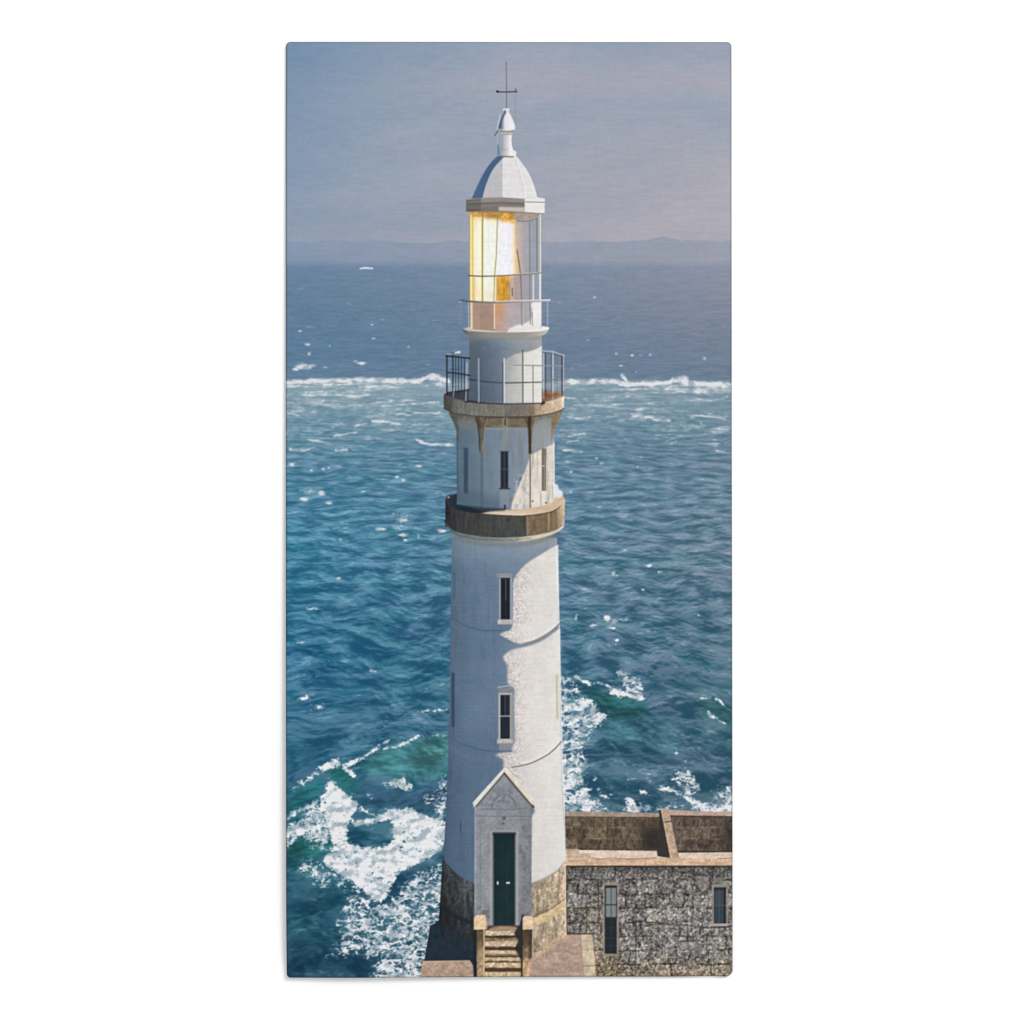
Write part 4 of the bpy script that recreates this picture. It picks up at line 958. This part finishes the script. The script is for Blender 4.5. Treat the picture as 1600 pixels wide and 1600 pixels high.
line(curve([(806, 250), (812, 270), (817, 290), (819.6, 312)]), 1.2, C(200, 198, 198), 0.7); line(curve([(808, 250), (814, 270), (819, 290), (821.6, 312)]), 1.4, C(244, 243, 242), 0.7)
line(curve([(790, 246), (789.5, 262), (788.4, 280)]), 1.0, C(206, 202, 204), 0.5)
line(dr, 1.4, C(244, 243, 243), 0.6)
line(dl, 1.0, C(110, 132, 164), 0.6)
EAVE = part("roof_eave", P)
poly([(728, 312), (752, 309.5), (785, 308), (820, 310.5), (838, 307.5), (851.4, 310), (851, 332.6), (846, 333), (820, 331), (780, 329.4), (752, 329), (732, 330.5), (728.2, 329)], stone(C(130, 124, 119), 12, 3, 473, 0.08), pid=EAVE)
poly([(728, 312), (752, 309.5), (752, 329), (732, 330.5), (728.2, 329)], mul(C(104, 99, 94), lambda x, y: np.interp(y, [310, 317, 324, 330], [1.12, 0.94, 1.08, 0.8])[..., None]), blur=0.4)
poly([(752, 309.5), (785, 308), (820, 310.5), (820, 315), (785, 312.6), (752, 314)], C(146, 140, 136), blur=0.5)
line([(752, 318), (785, 316.6), (820, 318.6)], 3.4, C(108, 103, 102), 0.85, soft=1.2)
line([(730, 316), (752, 314.4), (785, 313.4), (820, 315.4)], 1.4, C(158, 150, 142), 0.6)
poly([(779, 322.8), (820, 323.6), (820, 331), (779, 329.2)], C(192, 186, 182), blur=0.6)
poly([(752, 322.5), (779, 321.6), (779, 329.2), (752, 329)], C(120, 114, 110), blur=0.8)
poly([(820, 310.5), (838, 307.5), (851.4, 310), (851.2, 332.4), (846, 333), (820, 331)], C(233, 231, 229), blur=0.4)
line([(821, 315), (851, 315.8)], 1.8, C(146, 142, 138), 0.9)
line([(728, 311), (752, 309), (785, 307.6)], 1.2, C(150, 150, 154), 0.6)
line(curve([(728.4, 329.6), (752, 329.4), (785, 330), (820, 332), (848, 333.6)]), 1.6, C(126, 106, 80), 0.7)
FIN = part("finial", P)
poly([(784, 208), (800, 208), (799, 216), (799.6, 226), (802, 234), (807, 236.5), (806.5, 242.5), (802, 245), (784, 244), (782.6, 236), (785.5, 232), (786, 220)], hgrad([(782, (150, 158, 168)), (786, (176, 176, 182)), (790, (202, 198, 200)), (794, (222, 218, 218)), (798, (240, 239, 239)), (807, (228, 226, 226))]), pid=FIN, blur=0.4)
poly(curve([(791.5, 167), (793.5, 171), (797, 178), (801, 186), (804.5, 195), (805.2, 200), (803, 202.5), (798, 204), (785, 204), (779.5, 202), (778.8, 198), (781, 190), (785, 180), (788.5, 173), (791, 167)]), hgrad([(778, (84, 100, 124)), (783, (92, 110, 134)), (786.5, (170, 176, 186)), (789, (226, 225, 228)), (800, (240, 239, 240)), (806, (226, 226, 230))]), pid=FIN, blur=0.4)
poly(curve([(788.5, 173), (785, 180), (781, 190), (778.8, 199), (782, 200), (784, 190), (788, 181), (791.6, 174)]), C(76, 94, 120), 0.9, blur=0.6)
line([(787, 170.6), (795.4, 170.4)], 3.0, C(226, 226, 230), 0.95, FIN); line([(789.2, 172.6), (789, 175.4)], 3.0, C(104, 104, 112), 0.8)
line([(780.5, 201.6), (792, 203), (804, 201.4)], 1.8, C(214, 212, 212), 0.7)
line([(782, 204.5), (792, 205.6), (802, 204.4)], 2.6, C(150, 140, 132), 0.95, soft=0.7); line([(783.5, 207.6), (800.5, 207.6)], 1.8, C(202, 198, 196), 0.8); line([(785, 209.4), (799, 209.4)], 1.4, C(140, 130, 124), 0.8)
line([(784, 233), (793, 233.2)], 1.6, C(128, 128, 134), 0.5); line([(784, 244), (802, 244.6)], 2.2, C(116, 106, 104), 0.85)
line([(781.6, 179), (777, 201)], 1.8, C(204, 210, 220), 0.8); line([(777, 202), (777, 226)], 1.0, C(190, 200, 212), 0.5)
line([(777.4, 204.5), (775.4, 208), (773.4, 210.8)], 2.4, C(92, 102, 110), 0.85)
poly([(777, 226), (778.6, 224), (781, 230), (782, 243), (776.4, 243)], C(128, 146, 164), 0.9, blur=0.7); line([(778.4, 226), (779, 241)], 1.4, C(84, 102, 122), 0.7)
VANE = part("weather_vane", P)
line([(791, 98), (791.2, 120), (791.5, 168)], 1.7, C(112, 118, 136), 0.85, VANE, C(100, 106, 124))
line([(776.4, 143), (792, 143.2), (807.4, 142.4)], 2.1, C(66, 74, 94), 0.95, VANE)
line([(777.2, 142.4), (777.6, 142.4)], 3.8, C(30, 36, 54), 1.0, VANE)
line([(805.8, 138.6), (805.8, 144)], 1.9, C(72, 80, 100), 0.85, VANE)
line([(805.2, 148), (805.4, 196)], 1.1, C(120, 132, 156), 0.45)
line([(791, 97.4), (791, 100)], 1.7, C(84, 92, 112), 0.6)

# stone band round the shaft
BAND = part("stone_band", P)
btop = [(696, 779), (707.5, 795), (728, 800), (753, 803), (790, 805), (823, 805), (859, 799.5), (875, 791), (883, 781)]
bbot = [(882, 817), (872, 825.5), (859, 830.5), (830, 836.5), (797, 839.5), (770, 839.5), (749, 838), (725, 834), (707, 828), (696, 815)]
poly(curve([(697, 816), (707, 829), (725, 835), (749, 839), (797, 840.5), (830, 837.5), (859, 831.5), (872, 826.5), (882, 818)]) + curve([(881, 824), (870, 832), (858, 837), (830, 843.5), (797, 847), (749, 845), (725, 840.5), (708, 833), (699, 823)]), mul(hgrad([(697, (74, 78, 80)), (720, (108, 112, 108)), (780, (134, 132, 124)), (808, (162, 154, 140)), (818, (208, 190, 162)), (850, (220, 200, 170)), (882, (226, 208, 182))]), lambda x, y: tex(x, y, 5, 3, 481, 0.12)), pid=BAND, blur=0.5)
line(curve([(704, 836), (725, 845), (749, 850), (797, 852), (830, 848.5), (870, 837)]), 5, C(116, 116, 112), 0.55, soft=2.5)
line(curve([(706, 832), (725, 838), (749, 842.4), (797, 844), (830, 841)]), 1.6, C(96, 94, 88), 0.5)
poly(curve([(697, 780), (705, 774), (714, 771)]) + [(714, 788), (754, 798), (790, 800), (866, 790), (866, 778)] + curve([(866, 778), (874, 775), (880, 777)]) + curve(btop)[::-1], hgrad([(697, (44, 50, 58)), (714, (34, 46, 58)), (750, (36, 47, 57)), (790, (50, 50, 54)), (800, (150, 130, 112)), (822, (196, 172, 148)), (883, (222, 198, 168))]), pid=BAND, blur=0.5)
poly([(752, 802), (768, 798.5), (790, 796.6), (806, 797), (823, 795), (846, 791), (862, 786), (880, 776), (883, 781), (859, 800), (823, 805.5), (790, 805)], stone(C(208, 183, 158), 14, 3, 483, 0.09), blur=0.6)
poly([(752, 802), (770, 799.6), (790, 800), (823, 802), (823, 805.5), (790, 805)], C(232, 210, 188), 0.75, blur=0.7)
poly([(716, 788), (754, 793), (789, 795), (789, 798), (764, 799), (740, 802), (712, 797)], C(28, 38, 48), 0.75, blur=1.4)
poly(curve(btop) + curve(bbot), mul(hgrad([(696, (38, 40, 46)), (706, (52, 52, 56)), (740, (64, 66, 64)), (790, (70, 73, 71)), (821, (72, 74, 70)), (825, (126, 108, 88)), (850, (116, 97, 78)), (868, (132, 112, 90)), (876, (184, 160, 132)), (883, (226, 206, 178))]),
     lambda x, y: (1 + 0.42 * (fbm(x / 2.6, y / 22, 485, 3) - 0.5) + 0.22 * (fbm(x / 3, y / 3, 487, 3) - 0.5))[..., None]), pid=BAND)
line([(857.4, 802), (857.6, 828)], 1.6, C(206, 178, 140), 0.7); line([(824.4, 808), (824.4, 836)], 1.4, C(196, 168, 130), 0.5)
line(curve([(707, 796), (728, 801), (753, 804), (790, 806), (823, 806), (859, 800.6), (875, 792)]), 1.6, C(70, 58, 48), 0.6)
line([(792, 812.4), (793.4, 812.4)], 2.6, C(44, 42, 42), 0.9)
poly([(696, 780), (699, 774), (706, 772), (708, 776), (700, 782)], C(50, 54, 60), 0.9, blur=0.8); line([(700.6, 777), (701.4, 777)], 2.2, C(200, 206, 210), 0.8)
line([(695.6, 814), (697.6, 822)], 3.4, C(50, 48, 48), 0.8)
poly([(864, 752), (868, 756), (872, 758), (873, 764), (879, 768), (880, 776), (866, 778)], C(240, 240, 242), 0.9, blur=0.9)

# gallery railing, drawn last: thin posts and rails
GR = part("gallery_railing", P)
dk = C(42, 46, 54)
for xx, ya, yb in ((707.6, 553, 622), (716.4, 556, 618), (725.8, 559, 624), (721, 560, 612), (712, 556, 612)):
    line([(xx, ya), (xx, yb)], 1.5 if xx != 707.6 else 2.4, dk, 0.85, GR)
line([(729.8, 566), (727.6, 626)], 1.6, C(206, 206, 208), 0.7); line([(709, 606), (708, 621)], 1.6, C(200, 194, 186), 0.6)
line([(698.2, 555), (698.4, 616)], 2.4, C(36, 40, 48), 0.95, GR)
line([(697, 556), (712, 557.4), (734, 559.6)], 2.6, C(40, 44, 52), 0.95, GR)
line([(698, 553.4), (712, 552)], 2.2, C(160, 162, 166), 0.7); line([(712, 551), (718, 550)], 3, C(224, 228, 234), 0.8); line([(704, 551), (710, 551)], 1.6, C(70, 74, 82), 0.8)
line([(698.5, 581.6), (715, 583.4), (734, 586.4)], 2.3, C(40, 44, 52), 0.95, GR)
line([(702, 577), (718, 577)], 1.4, C(60, 66, 76), 0.6); line([(714, 612), (733, 609)], 3.0, C(40, 42, 48), 0.7, soft=1.2)
line(curve([(733, 592.4), (752, 595.6), (786, 598), (815, 597.6), (846, 597)]), 2.3, C(46, 54, 68), 0.95, GR, C(112, 114, 118))
line([(749.8, 562), (749.8, 628)], 1.2, C(66, 78, 92), 0.7)
line([(745.4, 562), (745.4, 600)], 1.6, C(92, 108, 132), 0.7)
line([(748, 560), (748.2, 628)], 2.0, C(172, 184, 202), 0.85, GR)
line([(785.6, 566), (785.8, 628)], 1.6, C(66, 76, 96), 0.85); line([(787.8, 560), (788, 629)], 1.8, C(224, 226, 232), 0.9, GR)
line([(816.8, 547), (817, 629)], 2.0, C(92, 92, 96), 0.95, GR)
line([(832.8, 571), (833, 629)], 1.6, C(120, 118, 118), 0.9, GR)
line([(800.6, 556), (800.8, 598)], 1.0, C(176, 178, 182), 0.6)
line([(803, 570.4), (846, 571.2)], 1.7, C(138, 138, 140), 0.9, GR)
for xx, ya, yb, c, wd in ((849.4, 552, 622, (190, 190, 190), 2.0), (852.4, 552, 618, (60, 64, 72), 1.6), (864, 549, 623, (206, 206, 204), 2.2), (861.6, 554, 612, (72, 76, 84), 1.4), (878.2, 555, 618, (52, 56, 64), 2.2), (880.6, 554, 610, (196, 196, 196), 1.4), (871, 556, 612, (120, 124, 132), 1.4), (856.6, 554, 612, (130, 134, 142), 1.3), (875, 556, 612, (140, 142, 150), 1.2)):
    line([(xx, ya), (xx, yb)], wd, C(*c), 0.85, GR if wd >= 2 else None)
line([(847, 548), (863, 549), (881.5, 555.2)], 2.2, C(176, 178, 182), 0.9, GR); line([(848, 551), (864, 552.4), (879, 557)], 1.2, C(70, 74, 82), 0.7)
line([(847, 571.6), (864, 571), (880, 572.4)], 1.8, C(150, 152, 156), 0.85, GR); line([(848, 594), (864, 593), (880, 595)], 1.8, C(110, 114, 120), 0.8, GR)
poly([(848, 612), (858, 616), (870, 612), (879, 616), (866, 622), (850, 622)], C(112, 74, 52), 0.6, blur=1.5)

# soft printing of the ink: a little spread, then the weave of the threads
for c in range(3):
    IMG[..., c] = 0.45 * IMG[..., c] + 0.55 * gblur(IMG[..., c], 0.75)
for c in range(3):
    IMG[..., c] = np.clip(IMG[..., c] + 0.40 * (IMG[..., c] - gblur(IMG[..., c], 1.7)), 0, 1)
thr = (vnoise(XX / 18.0, YY / 2.1, 501) - 0.5) * 0.038 + (vnoise(XX / 2.0, YY / 9.0, 503) - 0.5) * 0.020 + (fbm(XX / 2.2, YY / 2.2, 505, 2) - 0.5) * 0.022
jx = (fbm(XX / 22, YY / 11, 507, 3) - 0.5)[..., None] * np.array([0.020, -0.004, 0.016])
IMG = np.clip(IMG * (1 + thr[..., None]) + jx, 0.01, 0.975)
# ==PRINT-END==

# ------------------------------------------------------------------ materials


def new_mat(name):
    m = bpy.data.materials.new(name)
    m.use_nodes = True
    nt = m.node_tree
    b = nt.nodes["Principled BSDF"]
    b.inputs["Roughness"].default_value = 0.92
    b.inputs["Specular IOR Level"].default_value = 0.08
    return m, nt, b


def weave_bump(nt, b, strength):
    co = nt.nodes.new("ShaderNodeTexCoord")
    w1 = nt.nodes.new("ShaderNodeTexWave"); w1.wave_type = 'BANDS'; w1.bands_direction = 'X'
    w2 = nt.nodes.new("ShaderNodeTexWave"); w2.wave_type = 'BANDS'; w2.bands_direction = 'Z'
    for w in (w1, w2):
        w.inputs["Scale"].default_value = 430.0
        w.inputs["Distortion"].default_value = 1.2
        w.inputs["Detail Scale"].default_value = 1.0
        nt.links.new(co.outputs["Object"], w.inputs["Vector"])
    mx = nt.nodes.new("ShaderNodeMath"); mx.operation = 'MAXIMUM'
    nt.links.new(w1.outputs["Fac"], mx.inputs[0]); nt.links.new(w2.outputs["Fac"], mx.inputs[1])
    bp = nt.nodes.new("ShaderNodeBump")
    bp.inputs["Strength"].default_value = strength
    bp.inputs["Distance"].default_value = 0.0003
    nt.links.new(mx.outputs[0], bp.inputs["Height"])
    nt.links.new(bp.outputs["Normal"], b.inputs["Normal"])


INK, nt, b = new_mat("printed_fabric")
at = nt.nodes.new("ShaderNodeAttribute"); at.attribute_name = "ink"
nt.links.new(at.outputs["Color"], b.inputs["Base Color"])
weave_bump(nt, b, 0.10)
CLOTH, nt, b = new_mat("white_fabric")
nz_ = nt.nodes.new("ShaderNodeTexNoise"); nz_.inputs["Scale"].default_value = 900.0
rp = nt.nodes.new("ShaderNodeValToRGB")
rp.color_ramp.elements[0].color = (0.70, 0.70, 0.69, 1); rp.color_ramp.elements[1].color = (0.80, 0.80, 0.79, 1)
nt.links.new(nz_.outputs["Fac"], rp.inputs["Fac"]); nt.links.new(rp.outputs["Color"], b.inputs["Base Color"])
weave_bump(nt, b, 0.15)
PLASTER, nt, b = new_mat("white_wall_paint")
nz_ = nt.nodes.new("ShaderNodeTexNoise"); nz_.inputs["Scale"].default_value = 60.0
rp = nt.nodes.new("ShaderNodeValToRGB")
rp.color_ramp.elements[0].color = (0.86, 0.86, 0.86, 1); rp.color_ramp.elements[1].color = (0.88, 0.88, 0.88, 1)
nt.links.new(nz_.outputs["Fac"], rp.inputs["Fac"]); nt.links.new(rp.outputs["Color"], b.inputs["Base Color"])

# ------------------------------------------------------------------ the wall behind
me = bpy.data.meshes.new("wall")
me.from_pydata([(-9, 0, -6), (9, 0, -6), (9, 0, 8), (-9, 0, 8), (-9, 0.2, -6), (9, 0.2, -6), (9, 0.2, 8), (-9, 0.2, 8)], [],
               [(0, 1, 2, 3), (5, 4, 7, 6), (4, 0, 3, 7), (1, 5, 6, 2), (3, 2, 6, 7), (4, 5, 1, 0)])
me.materials.append(PLASTER)
wall = bpy.data.objects.new("wall", me)
scene.collection.objects.link(wall)
wall["kind"] = "structure"

# ------------------------------------------------------------------ the towel
towel = bpy.data.objects.new("printed_towel", None)
scene.collection.objects.link(towel)
towel.location = (0.0, 0.0, BASE_Z)
towel.empty_display_size = 0.1
towel["label"] = "tall flat towel printed with a white lighthouse above a blue sea, against a white wall"
towel["category"] = "towel"

# outline of the cloth: a rectangle with rounded corners and hems that are not quite straight
CORNERS = {'tl': 7.0, 'tr': 7.0, 'bl': 6.0, 'br': 13.0}


def edge_l(y): return 446.0 + np.interp(y, [64, 200, 900, 1400, 1528], [0.4, 0.0, 0.6, 1.4, 2.0])
def edge_r(y): return 1143.6 + np.interp(y, [64, 130, 700, 1300, 1528], [-0.2, 0.0, 0.4, 1.4, 2.0])
def edge_t(x): return 64.0 + np.interp(x, [446, 800, 1144], [0.4, 0.6, 0.4])
def edge_b(x): return 1527.4 + np.interp(x, [446, 600, 700, 1060, 1110, 1144], [0.6, 0.2, -0.4, -0.6, -1.6, 0.0])


def inside_depth(x, y):
    """distance to the hem, positive inside"""
    dl_ = x - edge_l(y); dr_ = edge_r(y) - x; dt_ = y - edge_t(x); db_ = edge_b(x) - y
    d = np.minimum(np.minimum(dl_, dr_), np.minimum(dt_, db_))
    for (a, b2, r) in ((dl_, dt_, CORNERS['tl']), (dr_, dt_, CORNERS['tr']), (dl_, db_, CORNERS['bl']), (dr_, db_, CORNERS['br'])):
        c = (a < r) & (b2 < r)
        d = np.where(c, r - np.hypot(r - a, r - b2), d)
    return d


# clamp grid points that fall outside the hem back onto it, so the outline is smooth
gx, gy = XX.copy(), YY.copy()
for it in range(4):
    d = inside_depth(gx, gy)
    e = 0.25
    nx_ = (inside_depth(gx + e, gy) - inside_depth(gx - e, gy)) / (2 * e)
    ny_ = (inside_depth(gx, gy + e) - inside_depth(gx, gy - e)) / (2 * e)
    out = np.clip(-d, 0, None)
    nl = np.hypot(nx_, ny_) + 1e-6
    gx += out * nx_ / nl; gy += out * ny_ / nl
depth = np.clip(inside_depth(gx, gy), 0, None)

THICK = 3.0 * PX
def GAP(x, y):
    """how far the hanging cloth stands off the wall: a little more at its lower left side"""
    lf = np.clip((1000 - x) / 550, 0, 1) ** 1.5
    return PX * (2.2 + 2.0 * np.clip((y - 200) / 1300, 0, 1) + 7.0 * lf * np.clip((y - 250) / 1000, 0, 1) ** 1.2
                 - 1.8 * np.clip((x - 700) / 440, 0, 1) - 5.0 * np.exp(-((x - 446) / 70.0) ** 2 - ((y - 1528) / 45.0) ** 2))


ROLL = 2.6
roll = np.sqrt(np.clip(1 - (1 - np.clip(depth / ROLL, 0, 1)) ** 2, 0, 1))
wavy = (fbm(XX / 260, YY / 260, 601, 2) - 0.5) * 0.8 * PX
front_y = -(GAP(gx, gy) + THICK * (0.25 + 0.75 * roll) + wavy)

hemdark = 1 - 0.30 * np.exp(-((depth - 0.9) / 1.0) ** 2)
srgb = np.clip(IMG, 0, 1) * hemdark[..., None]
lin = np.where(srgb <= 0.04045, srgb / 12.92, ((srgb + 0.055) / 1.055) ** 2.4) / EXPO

VX = np.stack([wx(gx), front_y, wz(gy) - BASE_Z], -1).astype(np.float32)
fid = PID[:-1, :-1].copy()
idx = np.arange(NH * NW, dtype=np.int64).reshape(NH, NW)
quads = np.stack([idx[1:, :-1], idx[1:, 1:], idx[:-1, 1:], idx[:-1, :-1]], -1)
keep = np.maximum.reduce([inside_depth(XX, YY)[:-1, :-1], inside_depth(XX, YY)[1:, 1:], inside_depth(XX, YY)[1:, :-1], inside_depth(XX, YY)[:-1, 1:]]) > 0.02


def grid_object(name, mask, parent):
    q = quads[mask]
    used, inv = np.unique(q.ravel(), return_inverse=True)
    me = bpy.data.meshes.new(name)
    me.vertices.add(len(used)); me.loops.add(q.size); me.polygons.add(len(q))
    me.vertices.foreach_set("co", VX.reshape(-1, 3)[used].ravel())
    me.loops.foreach_set("vertex_index", inv.astype(np.int32).ravel())
    me.polygons.foreach_set("loop_start", np.arange(0, q.size, 4, dtype=np.int32))
    me.update(calc_edges=True)
    me.polygons.foreach_set("use_smooth", np.ones(len(q), dtype=bool))
    at = me.attributes.new("ink", 'FLOAT_COLOR', 'POINT')
    col = np.ones((len(used), 4), np.float32)
    col[:, :3] = lin.reshape(-1, 3)[used]
    at.data.foreach_set("color", col.ravel())
    me.materials.append(INK)
    me.validate()
    o = bpy.data.objects.new(name, me)
    scene.collection.objects.link(o)
    o.parent = parent
    return o


def pieces(m):
    """connected pieces of a mask, the specks joined to the biggest"""
    todo = set(zip(*np.nonzero(m))); out = []
    while todo:
        stack = [todo.pop()]; got = []
        while stack:
            r, c = stack.pop(); got.append((r, c))
            for q in ((r + 1, c), (r - 1, c), (r, c + 1), (r, c - 1)):
                if q in todo: todo.discard(q); stack.append(q)
        out.append(got)
    out.sort(key=len, reverse=True)
    res = []
    for k, got in enumerate(out):
        if k == 0 or len(got) >= 30:
            z = np.zeros_like(m); z[tuple(np.array(got).T)] = True; res.append(z)
        else:                                    # a speck goes to the part at its left
            r, c = min(got, key=lambda q: q[1])
            fid[tuple(np.array(got).T)] = fid[r, max(c - 1, 0)]
    return res


SPLIT = ("lantern_pane", "printed_terrace", "printed_kerb")
for i, (name, parent) in PARTS.items():
    if name in SPLIT: pieces((fid == i) & keep)
made = {}
for i, (name, parent) in PARTS.items():
    msk = (fid == i) & keep
    if msk.sum() < 4:
        continue
    for mk_ in (pieces(msk) if name in SPLIT else [msk]):
        o = grid_object(name, mk_, towel if parent is None else made[parent])
        if parent is None and name not in made: made[name] = o
for o, lab in ((made["printed_sky"], "hazy blue grey sky at the top of the print"), (made["printed_sea"], "blue green sea with white foam"),
               (made["printed_headland"], "hazy far shore along the horizon"), (made["printed_lighthouse"], "white round lighthouse with lit lantern"),
               (made["printed_stone_building"], "grey rough stone building with flat roof"), (made["printed_terrace"], "pinkish stone terrace at the foot of the lighthouse")):
    o["label"] = lab

# the white back of the cloth, a closed sheet just behind the print, folded round at the hem
st = 6
ring = []
for t in np.linspace(0, 1, 161)[:-1]: ring.append((446 + 698 * t, 60))
for t in np.linspace(0, 1, 301)[:-1]: ring.append((1149, 64 + 1464 * t))
for t in np.linspace(0, 1, 161)[:-1]: ring.append((1144 - 698 * t, 1532))
for t in np.linspace(0, 1, 301)[:-1]: ring.append((441, 1528 - 1464 * t))
R = np.array(ring, float)


def shrink(Rp, inset):
    x, y = Rp[:, 0].copy(), Rp[:, 1].copy()
    for it in range(6):
        d = inside_depth(x, y) - inset
        e = 0.25
        nx_ = (inside_depth(x + e, y) - inside_depth(x - e, y)) / (2 * e)
        ny_ = (inside_depth(x, y + e) - inside_depth(x, y - e)) / (2 * e)
        nl = np.hypot(nx_, ny_) + 1e-6
        x -= np.minimum(d, 0) * nx_ / nl; y -= np.minimum(d, 0) * ny_ / nl
    return x, y


bm_v, bm_f = [], []
layers = [(4.0, 0.62), (0.15, 0.2), (0.6, 0.02)]
NR = len(ring)
for inset, k in layers:
    x, y = shrink(R, inset)
    yy = -(GAP(x, y) + THICK * k)
    for j in range(NR): bm_v.append((wx(x[j]), yy[j], wz(y[j]) - BASE_Z))
for l in range(len(layers) - 1):
    for j in range(NR):
        a = l * NR + j; b_ = l * NR + (j + 1) % NR
        bm_f.append((a, b_, b_ + NR, a + NR))
bm_f.append(tuple(range((len(layers) - 1) * NR, len(layers) * NR)))
me = bpy.data.meshes.new("cloth_back")
me.from_pydata(bm_v, [], bm_f)
me.materials.append(CLOTH)
back = bpy.data.objects.new("cloth_back", me)
scene.collection.objects.link(back)
back.parent = towel
